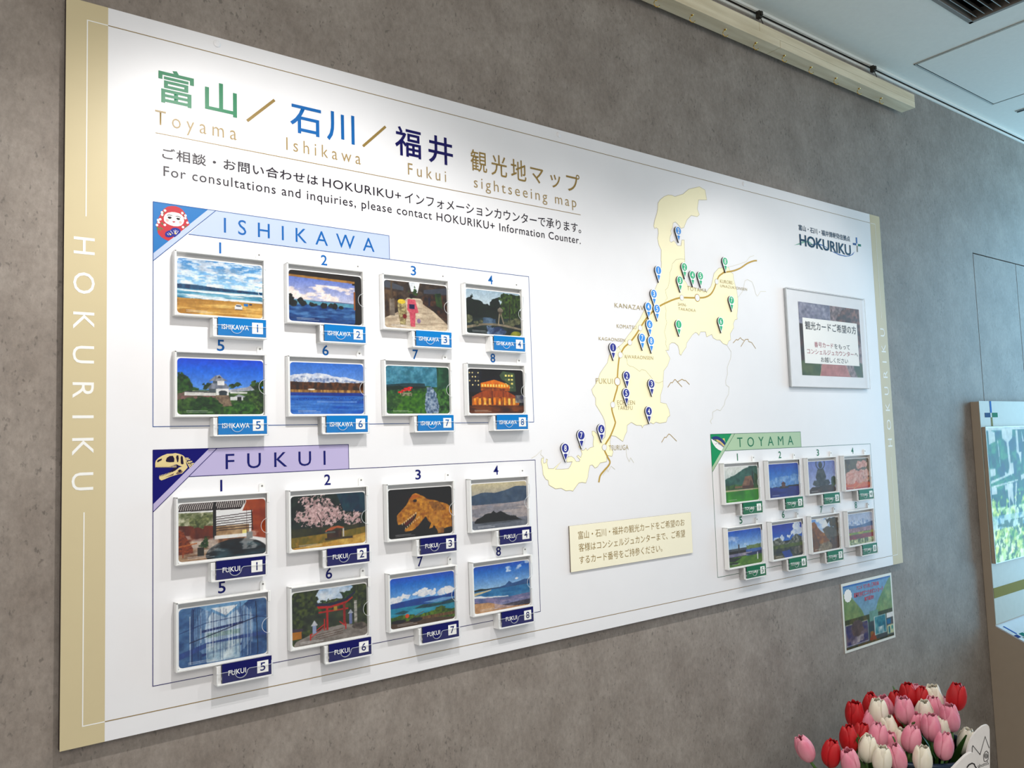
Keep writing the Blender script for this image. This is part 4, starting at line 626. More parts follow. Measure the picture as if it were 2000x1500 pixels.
for hx in (1.868, 2.523):
    h = thing('rail_hanger', {1.868: 'grey rail hanger and wire holding the middle of the pine beam', 2.523: 'grey rail hanger and wire near the right end of the pine beam'}[hx], 'hanger', (hx, -0.008, ZC - .012), group=None)
    b = MB(); b.box(-.007, .007, -.006, .008, -.022, 0.0, bev=.001); b.box(-.004, .004, -.012, -.004, -.016, -.004, bev=.001); put('runner', b, HG, h)
    b = MB(); b.tube([(0, -.004, -.022), (.001, -.010, -.04), (0, -.018, -.0755)], .0013, 6); put('wire', b, HG, h)
BR = mat('brass', (214, 176, 92), 0.22, 1.0)
hk = MB()
pts = [(0, 0, 0.004), (0, 0, -0.004)] + [(-0.0 + .0085 * math.sin(math.radians(a)), 0, -0.0130 + .0085 * math.cos(math.radians(a))) for a in range(-20, -261, -16)]
hk.tube([(0, 0, 0.004), (0, 0, -0.0035)] + [(.0085 * math.sin(math.radians(a)), 0, -0.0125 + .0088 * math.cos(math.radians(a))) for a in range(-10, -251, -15)], .0011, 8)
hm = hk.mesh('hook', BR, True)
cm = MB(); cm.tube([(0, 0, 0.0), (0, 0, -.0016)], [.0042, .003], 12); cmm = cm.mesh('collar', BR)
for k in range(9):
    x = 2.523 - 0.1424 * k
    hkx = thing('cup_hook', 'small brass cup hook under the pine beam, %s its right end' % (['nearest', 'second from', 'third from', 'fourth from', 'fifth from', 'sixth from', 'seventh from', 'eighth from', 'ninth from', 'tenth from', 'eleventh from'][k]), 'hook', (x, -0.030, bz0), 'brass cup hooks under the wooden beam')
    o = obj('shank', hm, hkx); o.rotation_euler.z = -0.35
    obj('collar', cmm, hkx)

# ------------------------------------------------------------------ the board
def glossy(name, rgb, rough=0.36):
    k = 1.0 if min(rgb) > 225 or name in ('map_land', 'print_beige', 'plaque_cream') else 0.88
    return mat(name, tuple(c * k for c in rgb), rough, spec=0.22, noise=(30, 0.01))
WHT = mat('board_white', (232, 232, 234), 0.34, spec=0.4, noise=(14, 0.012), bump=(900, 0.03)); BEI = glossy('print_beige', (204, 190, 152)); EDG = mat('board_edge_brown', (52, 38, 34), 0.6)
GOLD = glossy('print_gold', (164, 136, 74)); LGOLD = glossy('print_pale_gold', (178, 152, 100)); PWHT = glossy('print_white', (240, 240, 236))
GRN = glossy('print_green', (26, 140, 92)); BLU = glossy('print_blue', (14, 108, 188)); NAVY = glossy('print_navy', (22, 18, 96)); INK = glossy('print_ink', (34, 26, 40))
board = thing('sightseeing_map_board', 'large white wall board with beige ends, three card sections and a gold map', 'map board', (1.2555, 0, TOP - 1.194))
bx, by, bz = -board.location.x, 0, -board.location.z
def bput(name, mb, m, **k): return put(name, mb, m, board, (bx, by, bz), **k)
def islands(o):
    """split a mesh object into one object per separate piece, all of the same name and parent"""
    bm = bmesh.new(); bm.from_mesh(o.data); bm.verts.ensure_lookup_table(); seen = set(); parts = []
    for v0 in bm.verts:
        if v0.index in seen: continue
        st_, comp = [v0], set()
        while st_:
            v1 = st_.pop()
            if v1.index in comp: continue
            comp.add(v1.index); st_ += [e.other_vert(v1) for e in v1.link_edges]
        seen |= comp; parts.append(comp)
    me0 = o.data; nm = o.name.split('.')[0]
    for i, comp in enumerate(parts):
        ids = sorted(comp); mp = {a: k for k, a in enumerate(ids)}
        me = bpy.data.meshes.new(nm); me.from_pydata([bm.verts[a].co[:] for a in ids], [], [[mp[v.index] for v in f.verts] for f in bm.faces if f.verts[0].index in comp])
        for m in me0.materials: me.materials.append(m)
        if i == 0: o.data = me
        else: c = bpy.data.objects.new(nm, me); C.objects.link(c); c.parent = o.parent; c.location = o.location
    bm.free(); return o
def bl(body, m, r, d=.5, name='lettering', **k):
    o = letter(body, m, r, d, board, name, **k); o.location = (bx, by, bz)
    if name in ('band_lettering', 'section_title'): o.name = {'band_lettering': 'band_letter', 'section_title': 'title_letter'}[name]; islands(o)
    return o
BWm, BHm = 2511, 1194
b = MB(); x0, z1 = W((0, 0)); x1, z0 = W((BWm, BHm))
b.prism([(x0, z0), (x1, z0), (x1, z1), (x0, z1)], 0.0, 0.0145, 0, 1); bput('panel', b, [WHT, EDG])
for a0, a1 in ((0, 62), (2447, BWm)):
    b = MB(); b.flat(WL([(a0, 0), (a1, 0), (a1, BHm), (a0, BHm)]), -.0002); o = bput('end_band', b, BEI); o['label'] = 'beige printed band'
YL = -.0004
def line(name, pts, wd, m, y=YL, closed=False): b = MB(); b.ribbon(WL(pts), wd / 1000, y, closed); return bput(name, b, m)
line('border_line', [(62, 31), (2447, 31)], 1.3, GOLD); line('border_line', [(62, 1163.5), (2447, 1163.5)], 1.3, GOLD)
line('band_line', [(62, 31), (31, 31), (31, 361)], 1.6, PWHT); line('band_line', [(31, 836), (31, 1163.5), (62, 1163.5)], 1.6, PWHT)
line('band_line', [(2447, 31), (2479, 31), (2479, 361)], 1.6, PWHT); line('band_line', [(2479, 836), (2479, 1163.5), (2447, 1163.5)], 1.6, PWHT)
bl('HOKURIKU', PWHT, (13.2, 396, 44.2, 801.5), rot=90, track=2.0, name='band_lettering')
bl('HOKURIKU', PWHT, (2465, 396, 2493, 801.5), rot=-90, track=2.0, name='band_lettering')
BOLD = dict(bold=.012)
for ch, r, m in [('富', (141, 82, 200, 143.4), GRN), ('山', (219, 85, 275.5, 142.5), GRN), ('石', (376, 91, 438.4, 146), BLU), ('川', (450, 87, 509, 147), BLU), ('福', (600, 85, 662, 147), NAVY), ('井', (680, 86.5, 741.5, 148), NAVY)]:
    bl(ch, m, r, name='title_character', **BOLD)
for k, ch in enumerate('観光地マ'):
    bl(ch, GOLD, (787.6 + k * 55.5, 98, 787.6 + k * 55.5 + 44, 147) if ch != 'マ' else (955, 108, 994, 144), name='title_character', bold=.004)
bl('ッ', GOLD, (1015, 114, 1046, 146), name='title_character', bold=.004); bl('プ', GOLD, (1065, 101, 1108, 146), name='title_character', bold=.004)
line('slash', [(294, 144), (346, 92)], 5.2, GOLD); line('slash', [(527, 145), (579, 93)], 5.2, GOLD)
for s, r in [('Toyama', (135.6, 159, 274.5, 193)), ('Ishikawa', (367.6, 159.3, 521.4, 184)), ('Fukui', (629, 160, 722.4, 185))]: bl(s, LGOLD, r, track=1.5, bold=-.003)
bl('sightseeing map', LGOLD, (794.5, 159.5, 1094.4, 192), track=1.35, bold=-.004)
line('title_rule', [(136, 199.5), (1107, 200)], 1.3, GOLD)
bl('ご相談・お問い合わせは', INK, (147, 222.5, 430.3, 243), bold=.014, track=1.1); bl('HOKURIKU+', INK, (439.6, 224.5, 611.3, 242.3), bold=.004, track=1.08)
bl('インフォメーションカウンターで承ります。', INK, (619.8, 222.3, 1106.4, 246), bold=.004, track=1.0)
bl('For consultations and inquiries, please contact HOKURIKU+ Information Counter.', INK, (149.2, 255, 1103.5, 278.5), bold=.004, track=1.12)

SEC = {'I': dict(x0=132.5, y0=320.5, hr=581.5, hb=369.3, r=939.2, bot=702.5, name='ISHIKAWA', t=(250.7, 331, 547.9, 358.6), c=(30, 124, 200), pale=(200, 216, 244), line=(30, 84, 160), n=(12, 104, 184), card=(0, 132, 214)),
       'F': dict(x0=132.5, y0=741.3, hr=483.8, hb=788, r=939.2, bot=1123.5, name='FUKUI', t=(251.1, 751.9, 436.7, 778.6), c=(6, 4, 116), pale=(206, 196, 238), line=(24, 18, 110), n=(14, 22, 110), card=(10, 14, 100)),
       'T': dict(x0=1547.5, y0=741.8, hr=1964, hb=788.3, r=2353.4, bot=1124.5, name='TOYAMA', t=(1660.7, 753, 1924.7, 780.2), c=(0, 160, 92), pale=(196, 226, 186), line=(16, 104, 72), n=(12, 124, 78), card=(0, 116, 70))}
for k, s in SEC.items():
    x, y0, nm = s['x0'], s['y0'], s['name'].lower()
    c, pale, ln, nc = glossy('corner_' + nm, s['c']), glossy('header_' + nm, s['pale']), glossy('line_' + nm, s['line']), glossy('digit_' + nm, s['n'])
    b = MB(); b.flat(WL([(x, y0), (x + 91, y0), (x, y0 + 89.5)]), -.0003); bput('section_corner', b, c)
    b = MB(); b.flat(WL([(x + 91, y0), (x + 104.3, y0), (x, y0 + 102.2), (x, y0 + 89.5)]), -.0003); bput('corner_stripe', b, pale)
    b = MB(); b.flat(WL([(x + 104.3, y0), (s['hr'], y0), (s['hr'], s['hb']), (x + 57.5, s['hb'])]), -.0003); bput('header_strip', b, pale)
    b = MB()
    for pts, cl in [([(x, y0), (s['hr'], y0), (s['hr'], s['hb']), (x + 57.5, s['hb'])], 0), ([(x + 104.3, y0), (x, y0 + 102.2)], 0), ([(x, y0), (x, s['bot']), (s['r'], s['bot']), (s['r'], s['hb']), (s['hr'], s['hb'])], 0)]:
        b.ribbon(WL(pts), .0011, -.0005)
    bput('section_outline', b, ln)
    bl(s['name'], nc, s['t'], track=1.9, bold=0, name='section_title')
    s['ln'], s['nc'] = ln, nc
NROW = {'I': (377, 551.2), 'F': (796.2, 970), 'T': (797.4, 971.3)}
NCOL = {'I': (244, 440, 636.2, 831), 'F': (243.5, 439.8, 635.6, 829.8), 'T': (1658, 1854.3, 2048.8, 2243.2)}
for k in 'IFT':
    for i in range(8):
        cx, yy = NCOL[k][i % 4], NROW[k][i // 4]; dg = 'I' if i == 0 else str(i + 1); hw = 1.8 if i == 0 else 6.4
        bl(dg, SEC[k]['nc'], (cx - hw, yy, cx + hw, yy + 20), bold=.012 if i else 0, name='number')

# emblems in the section corners
def shapes(name, lst, m, y): 
    b = MB()
    for p in lst: b.flat(WL(p), y)
    return bput(name, b, m)
def strokes(name, lst, wd, m, y):
    b = MB()
    for p in lst: b.ribbon(WL(p), wd / 1000, y)
    return bput(name, b, m)
def discs(name, cs, r, m, y, sq=1.0):
    b = MB()
    for c in cs: b.flat([(W(c)[0] + r / 1000 * math.cos(a * .5236), W(c)[1] + r * sq / 1000 * math.sin(a * .5236)) for a in range(12)], y)
    return bput(name, b, m)
q = D['DOLL']; RED = glossy('print_red', (206, 44, 58)); DG = glossy('print_leaf', (60, 140, 84)); PK = glossy('print_blush', (240, 196, 188)); LIP = glossy('print_lip', (196, 40, 70)); YEL = glossy('print_yellow', (246, 216, 130)); CB = glossy('print_royal', (28, 36, 150)); BLK = glossy('print_black', (20, 18, 22))
shapes('doll_body', [q['body']], RED, -.0005); shapes('doll_face', [q['face']], PWHT, -.0007); strokes('doll_brow', q['brow'], 1.0, BLK, -.0009); shapes('doll_eye', q['eye'], BLK, -.0009); shapes('doll_lips', [q['lips']], LIP, -.0009)
discs('doll_cheek', q['cheek'], 2.6, PK, -.0009); strokes('doll_stem', q['stem'], .9, DG, -.0006); shapes('doll_leaf', q['leaf'], DG, -.0007); discs('doll_blossom', q['dots'], 2.1, PWHT, -.0008)
shapes('doll_crest', [q['crest'][0]], CB, -.0008); strokes('doll_crest_rays', q['ray'], .6, PWHT, -.0009); discs('doll_crest_gold', q['gold'], 1.6, YEL, -.001)
q = D['SKULL']; BONE = glossy('print_bone', (248, 226, 162)); HOL = glossy('print_socket', (30, 14, 50)); SHD = glossy('print_umber', (140, 112, 96))
shapes('skull', [q['skull']], BONE, -.0005); shapes('skull_sockets', q['hole'], HOL, -.0007); strokes('skull_teeth', q['teeth'], 1.1, BONE, -.0009); shapes('skull_shade', q['shade'], SHD, -.0006); strokes('neck_bones', q['neck'], 1.7, BONE, -.0006)
q = D['FISH']
shapes('fish_belly', [q['belly']], PWHT, -.0005); shapes('fish_back', [q['back']], glossy('print_fish_blue', (30, 50, 130)), -.0006); shapes('fish_fin', [q['fin']], YEL, -.0004 - .0001); shapes('fish_stripe', [q['stripe2']], glossy('print_fish_grey', (140, 140, 160)), -.0007); shapes('fish_stripe', [q['stripe']], YEL, -.0008); discs('fish_eye', q['eye'], 3.2, BLK, -.0009, .8); discs('fish_pupil', q['eye'], 1.7, YEL, -.001, .8); strokes('fish_mouth', q['mouth'], .8, SHD, -.0008)

# the map
LAND = glossy('map_land', (252, 244, 204)); MLN = glossy('map_outline', (196, 184, 140)); RAIL = glossy('map_railway', (206, 170, 74)); MT = glossy('map_mountain', (190, 158, 84)); FNT = glossy('map_faint_line', (236, 230, 206)); LBT = glossy('map_label', (196, 178, 124))
b = MB(); b.flat(WL(D['LAND']), -.0003); bput('map_land', b, LAND)
line('map_outline', D['LAND'], .9, MLN, -.0004, True); line('map_border', D['B1'], .9, MLN, -.0004); line('map_border', D['B2'], .9, MLN, -.0004)
for p in D['FAINT']: line('coast_line', p, 1.0, FNT)
strokes('mountains', D['MTN'], 1.8, MT, -.0004)
def smooth(pts):
    out = []
    for i in range(len(pts) - 1):
        p0, p1, p2, p3 = pts[max(i - 1, 0)], pts[i], pts[i + 1], pts[min(i + 2, len(pts) - 1)]
        for k in range(4):
            t = k / 4
            out.append(tuple(.5 * (2 * p1[a] + (p2[a] - p0[a]) * t + (2 * p0[a] - 5 * p1[a] + 4 * p2[a] - p3[a]) * t * t + (3 * p1[a] - p0[a] - 3 * p2[a] + p3[a]) * t ** 3) for a in (0, 1)))
    return out + [pts[-1]]
line('railway_line', smooth(D['RAIL']), 4.6, RAIL, -.0005)
for x, y, big in D['STN']:
    r = 9 if big else 7.2
    b = MB(); b.flat([(W((x, y))[0] + (r + (2 if big else .9)) / 1000 * math.cos(a * .2618), W((x, y))[1] + (r + (2 if big else .9)) / 1000 * math.sin(a * .2618)) for a in range(24)], -.0007)
    o = bput('station_ring', b, RAIL if big else MLN)
    b = MB(); b.flat([(W((x, y))[0] + r / 1000 * math.cos(a * .2618), W((x, y))[1] + r / 1000 * math.sin(a * .2618)) for a in range(24)], -.0009); bput('station_dot', b, WHT)
for s, *r in D['LBL']:
    bl(s, LBT, r, .8, bold=-.004, track=1.1, name='station_name')
PC = {'I': mat('pin_blue', (38, 138, 222), .5), 'T': mat('pin_green', (24, 172, 116), .5), 'F': mat('pin_navy', (22, 32, 136), .5)}
PNW = mat('pin_white', (240, 240, 240), .5); PNE = mat('pin_edge', (40, 38, 44), .5)
def drop(rad, tip, z0=0.0, n=22):
    """pin outline: circle with a tip below"""
    a0 = math.degrees(math.asin(rad / tip))
    return arc(0, 0, rad, -a0, 180 + a0, n) + [(0, -tip)]
pinm = {}
for k in 'ITF':
    b = MB(); b.prism(drop(.0128, .0330), -.0045, -.0006, 0, 1); pinm[k, 'body'] = b.mesh('map_pin', [PNW, PNE])
    b = MB(); b.flat([(.0104 * math.cos(a * .2618), .0104 * math.sin(a * .2618)) for a in range(24)], -.0047)
    b.flat([(-.0058, -.0140), (0, -.0118 - .0006), (.0058, -.0140), (0, -.0275)][::1], -.0047); pinm[k, 'face'] = b.mesh('pin_face', PC[k])
dig = {}
for i in range(8):
    hw = .0009 if i == 0 else .0038
    dig[i] = text_mesh('I' if i == 0 else str(i + 1), PNW, (-hw, -.0068, hw, .0068), -.0049, bold=.01 if i else 0)
for k, n, x, y in D['PIN']:
    wx, wz = W((x, y))
    p = obj('map_pin', pinm[k, 'body'], board, (wx + bx, 0, wz + bz)); p['label'] = {'I': 'light blue', 'T': 'green', 'F': 'navy'}[k] + ' numbered map pin'
    obj('pin_face', pinm[k, 'face'], p); obj('pin_number', dig[n - 1], p)
# logo, top right
LG = D['LOGO']; TEAL = glossy('logo_navy', (14, 60, 92))
bl('富山・石川・福井情報発信拠点', TEAL, LG['jp'], bold=.014, track=.96, name='logo_lettering'); bl('HOKURIKU', TEAL, LG['en'], .7, bold=.022, track=.98, name='logo_lettering')
shapes('logo_cross_bar', [LG['hb']], glossy('logo_blue', (20, 72, 150)), -.0005); shapes('logo_cross_bar', [LG['hg']], glossy('logo_green', (10, 130, 104)), -.0005); shapes('logo_cross_bar', [LG['vb']], glossy('logo_azure', (14, 104, 190)), -.0005); shapes('logo_cross_bar', [LG['vg']], glossy('logo_taupe', (150, 146, 136)), -.0005)
shapes('logo_swoosh', [LG['sw1']], glossy('swoosh_green', (150, 198, 178)), -.0004); shapes('logo_swoosh', [LG['sw2']], glossy('swoosh_blue', (96, 130, 196)), -.0004)
b = MB()
for u, v_ in [(240.7, 12), (1047, 12), (1756, 12)]:
    x, z = W((u, v_)); b.add(*(lambda n, L: ([(x + r * math.cos(a * .3927), -hh, z + r * math.sin(a * .3927)) for r, hh in L for a in range(n)], [(i * n + a, i * n + (a + 1) % n, (i + 1) * n + (a + 1) % n, (i + 1) * n + a) for i in range(len(L) - 1) for a in range(n)] + [tuple((len(L) - 1) * n + a for a in range(n))]))(16, [(.007, .0001), (.006, .0011), (.003, .0018)]))
islands(bput('screw_cover', b, WHT, smooth=True))

# plaque with gold lettering
PQ = thing('notice_plaque', 'cream rectangular plaque with three lines of gold Japanese lettering below the map', 'sign', (1.2395, 0, 1.2515))
b = MB(); b.prism([(1.0295, 1.2515), (1.4490, 1.2515), (1.4490, 1.3565), (1.0295, 1.3565)], -.004, -.0008, 0, 1)
px_, pz_ = -PQ.location.x, -PQ.location.z
put('plate', b, [glossy('plaque_cream', (244, 238, 212)), mat('plaque_edge', (92, 78, 66), .5)], PQ, (px_, 0, pz_))
for s, r in [(D['PLQ'][0][0], (1055.4, 957.7, 1422.6, 976.6)), (D['PLQ'][1][0], (1055.6, 985.9, 1422.5, 1005)), (D['PLQ'][2][0], (1056.4, 1014.5, 1334.8, 1033.5))]:
    o = letter(s, GOLD, r, 4.2, PQ); o.location = (px_, 0, pz_)

# ------------------------------------------------------------------ card holders
PW_ = mat('holder_white', (236, 236, 234), .32, noise=(60, .01)); CLR = clear_material('clear_acrylic'); CE = frosted_material('acrylic_edge', (236, 242, 244), .55)
mm = .001
b = MB()
o_ = dict(bev=.0007)
b.box(-.079, .077, -.0028, -.0004, -.051, .059)
b.box(-.079, -.0755, -.0165, -.0004, -.051, .059, **o_); b.box(.0742, .077, -.0165, -.0004, -.051, .059, **o_); b.box(-.079, .077, -.0165, -.0004, .0562, .059, **o_); b.box(-.079, .077, -.0165, -.0004, -.0535, -.0500, **o_)
b.box(.0742, .0795, -.0172, -.012, .040, .0585, **o_)
H_body = b.mesh('body', PW_)
b = MB()
hole = arc(.0705, .0685, .0018, 0, 360, 10)[:-1]
tabo = [(.0655, .059)] + arc(.0705, .0700, .0050, 180, 0, 8) + [(.0755, .059)]
b.prism(tabo, -.0035, -.0004)
b.tube([(.0705, -.0036, .0695), (.0705, -.0040, .0695)], .0017, 10, mi=1)
H_tab = b.mesh('hanging_tab', [PW_, mat('tab_hole', (120, 118, 114), .6)])
b = MB()
nr = .0135; nz = .0
cov = [(-.0775, -.0515), (.0765, -.0515), (.0765, nz - nr)] + arc(.0765, nz, nr, 270, 90, 14)[1:-1] + [(.0765, nz + nr), (.0765, .0575), (-.0775, .0575)]
b.prism(cov, -.0180, -.0168, 0, 1); H_cov = b.mesh('front_cover', [CLR, CE])
b = MB(); b.ribbon(arc(.0765, nz, nr, 270, 90, 16), .0009, -.0182); H_ring = b.mesh('finger_notch_rim', CE)
# number-card pocket
b = MB()
b.box(-.017, .077, -.0022, -.0004, -.087, -.054)
b.box(-.017, -.0145, -.0205, -.0004, -.087, -.0545, **o_); b.box(.0765, .0785, -.0205, -.0004, -.087, -.0600, **o_); b.box(-.017, .0785, -.0205, -.0004, -.087, -.0842, **o_); b.box(-.017, -.0085, -.0160, -.0004, -.0865, -.0545)
H_pock = b.mesh('number_pocket', PW_)
b = MB(); r_ = .0105; zt = -.0660; nc_ = .0235
win = [(-.0175, -.0868), (.079, -.0868), (.079, zt), (nc_ + r_ + .004, zt)] + arc(nc_, zt - .002, r_, 0, -180, 14) + [(nc_ - r_ - .004, zt), (-.0175, zt)]
b.prism(win, -.0222, -.0210, 0, 1); H_win = b.mesh('pocket_window', [CLR, CE])
b = MB(); b.ribbon([(.079, zt), (nc_ + r_ + .003, zt), (nc_ + r_, zt - .003)] + arc(nc_, zt - .003, r_, 0, -180, 14)[1:-1] + [(nc_ - r_, zt - .003), (nc_ - r_ - .003, zt), (-.0175, zt)], .0009, -.0223); H_wrim = b.mesh('window_rim', CE)
# number cards
CARDTXT = {'I': (.0064, .0535), 'F': (.0103, .0400), 'T': (.0064, .0480)}
ncard = {}
for k in 'IFT':
    b = MB(); b.prism([(0, 0), (.085, 0), (.085, .0315), (0, .0315)], -.0008, 0); ncard[k, 'c'] = b.mesh('number_card', glossy('card_' + SEC[k]['name'].lower(), SEC[k]['card']))
    b = MB(); b.flat([(.0595, .0055), (.0790, .0055), (.0790, .0255), (.0595, .0255)], -.0010); ncard[k, 's'] = b.mesh('number_square', PWHT)
    x0, x1 = CARDTXT[k]; ncard[k, 't'] = text_mesh(SEC[k]['name'], PWHT, (x0, .0110, x1, .0195), -.0011, bold=.012, track=1.05)
    for i in range(8):
        hw = .0011 if i == 0 else .0046; ncard[k, i] = text_mesh('I' if i == 0 else str(i + 1), glossy('card_digit_' + k, SEC[k]['n']), (.0692 - hw, .0085, .0692 + hw, .0225), -.0012, bold=.012 if i else .0)
CX = {'I': (242, 438.5, 635, 830), 'F': (243.5, 437, 634, 829), 'T': (1655, 1850.5, 2044.5, 2242)}
CY = {'I': (462, 634.5), 'F': (880, 1052.5), 'T': (880.5, 1054)}
PMAT = picture_material('picture_print')
PICLABEL = {
 'I': ['postcard of cars on a sandy beach', 'postcard of an open air bath by the sea', 'postcard of two kimono wearers in a street', 'postcard of a stone lantern by a pond', 'postcard of a white castle turret', 'postcard of a snowy mountain across a lake', 'postcard of red parasols in a gorge', 'postcard of an orange lit building at night'],
 'F': ['postcard of a steaming round bath', 'postcard of a blossoming cherry tree', 'postcard of a roaring brown dinosaur', 'postcard of a dark hilltop in mist', 'postcard of a pale blue atrium', 'postcard of a red shrine gate', 'postcard of blue lakes from a terrace', 'postcard of a curving sandy bay'],
 'T': ['postcard of a steep thatched farmhouse', 'postcard of a blue harbour below white peaks', 'postcard of a seated bronze statue', 'postcard of pale pink shrimp', 'postcard of a canal park lawn', 'postcard of rocky peaks above a pond', 'postcard of a brown autumn gorge', 'postcard of a striped tulip field']}
NAMEC = {'I': 'bright blue', 'F': 'navy', 'T': 'green'}
def picture_card(arr, wmm=.1485, hmm=.101):
    """card with a print on a fine grid; arr is rows x cols x 3, linear"""
    h, wd, _ = arr.shape
    u = np.linspace(0, 1, wd); v = np.linspace(0, 1, h)
    px = -.0735 + u * .147; pz = .0474 - v * .0958
    X, Z = np.meshgrid(px, pz)
    r = .006; xa, xb, za, zb = px[0], px[-1], pz[-1], pz[0]
    dz = np.maximum(0, np.maximum(Z - (zb - r), (za + r) - Z)); inset = r - np.sqrt(np.maximum(r * r - dz * dz, 0))
    Xc = (xa + xb) / 2; X = Xc + (X - Xc) * ((xb - Xc - inset) / (xb - Xc))
    n = h * wd
    co_ = np.stack([X.ravel(), np.full(n, -.0011), Z.ravel()], 1)
    idx = np.arange(n).reshape(h, wd)
    q = np.stack([idx[1:, :-1], idx[1:, 1:], idx[:-1, 1:], idx[:-1, :-1]], -1).reshape(-1, 4)
    me = bpy.data.meshes.new('print')
    me.vertices.add(n); me.vertices.foreach_set('co', co_.astype('f').ravel())
    me.loops.add(len(q) * 4); me.loops.foreach_set('vertex_index', q.astype('i').ravel())
    me.polygons.add(len(q)); me.polygons.foreach_set('loop_start', np.arange(0, len(q) * 4, 4, dtype='i'))
    me.update(calc_edges=True); me.validate()
    ca = me.color_attributes.new('print', 'FLOAT_COLOR', 'POINT')
    cc = np.ones((n, 4), 'f'); cc[:, :3] = arr.reshape(-1, 3); ca.data.foreach_set('color', cc.ravel())
    me.materials.append(PMAT); return me
b = MB(); b.prism(rrect(-.0748, .0738, -.0497, .0492, .003), -.0009, 0); CARDB = b.mesh('card_stock', mat('card_white', (238, 238, 236), .35))
ordn = ['first', 'second', 'third', 'fourth', 'fifth', 'sixth', 'seventh', 'eighth']
rnd = random.Random(4)
SHIFT = {'F': [-.0075, 0, 0, 0, .001, 0, 0, -.0015]}
for k in 'IFT':
    S_ = SEC[k]
    for i in range(8):
        x, z = W((CX[k][i % 4], CY[k][i // 4]))
        h = thing('card_holder', 'white card holder showing the %s' % PICLABEL[k][i], 'card holder', (x, 0, z), 'white card holders in the %s section' % S_['name'])
        obj('body', H_body, h); obj('hanging_tab', H_tab, h); cv_ = obj('front_cover', H_cov, h); obj('notch_rim', H_ring, cv_)
        sx = SHIFT.get(k, [0] * 8)[i] + rnd.uniform(-.0006, .0006)
        obj('number_pocket', H_pock, h, (sx, 0, 0)); wn = obj('pocket_window', H_win, h, (sx, 0, 0)); obj('window_rim', H_wrim, wn)
        c = thing('postcard', PICLABEL[k][i] + ', in its holder', 'postcard', (x + rnd.uniform(-.0003, .0003), -.0105, z - .0002), 'postcards in the %s section' % S_['name'])
        obj('card_stock', CARDB, c)
        arr = PICS[k][i]()
        o = obj('print', picture_card(arr), c)
        n = thing('number_card', '%s %s number card below the %s' % (NAMEC[k], S_['name'], PICLABEL[k][i]), 'card', (x - .0085 + sx + rnd.uniform(0, .0008), -.0192, z - .0838), 'number cards in the %s section' % S_['name'])
        obj('card', ncard[k, 'c'], n); obj('lettering', ncard[k, 't'], n); s_ = obj('number_square', ncard[k, 's'], n); obj('digit', ncard[k, i], s_)
# ------------------------------------------------------------------ acrylic notice frame
def print_grid(arr, rect, y, m, name='print'):
    """flat print on a grid; rect = x0, z0, x1, z1 in metres"""
    h, wd, _ = arr.shape; x0, z0, x1, z1 = rect
    X, Z = np.meshgrid(np.linspace(x0, x1, wd), np.linspace(z1, z0, h)); n = h * wd
    idx = np.arange(n).reshape(h, wd); q = np.stack([idx[1:, :-1], idx[1:, 1:], idx[:-1, 1:], idx[:-1, :-1]], -1).reshape(-1, 4)
    me = bpy.data.meshes.new(name); me.vertices.add(n); me.vertices.foreach_set('co', np.stack([X.ravel(), np.full(n, y), Z.ravel()], 1).astype('f').ravel())
    me.loops.add(len(q) * 4); me.loops.foreach_set('vertex_index', q.astype('i').ravel()); me.polygons.add(len(q)); me.polygons.foreach_set('loop_start', np.arange(0, len(q) * 4, 4, dtype='i'))
    me.update(calc_edges=True); me.validate(); ca = me.color_attributes.new('print', 'FLOAT_COLOR', 'POINT'); cc = np.ones((n, 4), 'f'); cc[:, :3] = arr.reshape(-1, 3); ca.data.foreach_set('color', cc.ravel())
    me.materials.append(m); return me
def wrect(r): x0, z1 = W(r[:2]); x1, z0 = W(r[2:]); return (x0, z0, x1, z1)
NF = thing('acrylic_notice', 'clear acrylic holder with a white Japanese notice over a tree lined path print', 'notice', (2.137, 0, TOP - .607))
ox, oz = -NF.location.x, -NF.location.z
x0, z0, x1, z1 = wrect((1921, 307, 2355, 606))
b = MB(); b.prism([(x0, z0), (x1, z0), (x1, z1), (x0, z1)], -.0065, -.0030); put('paper_back', b, mat('notice_paper', (226, 226, 228), .4), NF, (ox, 0, oz))
b = MB(); b.prism([(x0 - .002, z0 - .002), (x1 + .002, z0 - .002), (x1 + .002, z1 + .002), (x0 - .002, z1 + .002)], -.0125, -.0095, 0, 1); put('acrylic_front', b, [CLR, CE], NF, (ox, 0, oz))
b = MB()
for xx in (x0 + .012, x1 - .012):
    for zz in (z0 + .012, z1 - .012): b.tube([(xx, -.0029, zz), (xx, -.0005, zz)], .004, 10)
put('standoffs', b, DARK, NF, (ox, 0, oz))
b = MB(); b.box(x0 - .0018, x0 + .0005, -.0095, -.0004, z0, z1); b.box(x0, x1, -.0095, -.0004, z1 - .001, z1 + .001); b.box(x0, x1, -.0095, -.0004, z0 - .001, z0 + .001); put('frame_edge', b, frosted_material('frame_edge_clear', (200, 204, 206), .6), NF, (ox, 0, oz))
p = Pic(110, 74, 301).put(np.ones((148, 220), bool), (96, 84, 84), (176, 156, 156), (40, 28)); p.R(0, 0, .5, .5, (120, 130, 160), (180, 190, 214), (36, 30), op=.6); p.tree(.85, .25, .25, .3, (60, 44, 40), (150, 110, 96)); p.R(0, .3, .08, .8, (96, 60, 46), (60, 44, 38)); p.P([(.0, .80), (.3, .72), (.3, 1), (0, 1)], (70, 90, 54), (100, 110, 70)); p.P([(.8, .72), (1, .8), (1, 1), (.9, 1)], (60, 80, 50), (96, 100, 66)); p.P([(.38, .6), (.62, .6), (.78, 1), (.28, 1)], (172, 120, 118), (186, 136, 132), (6, 20)); p.L([(.64, .7), (.78, 1)], .01, (206, 170, 150)); p.L([(.36, .7), (.28, 1)], .01, (206, 170, 150))
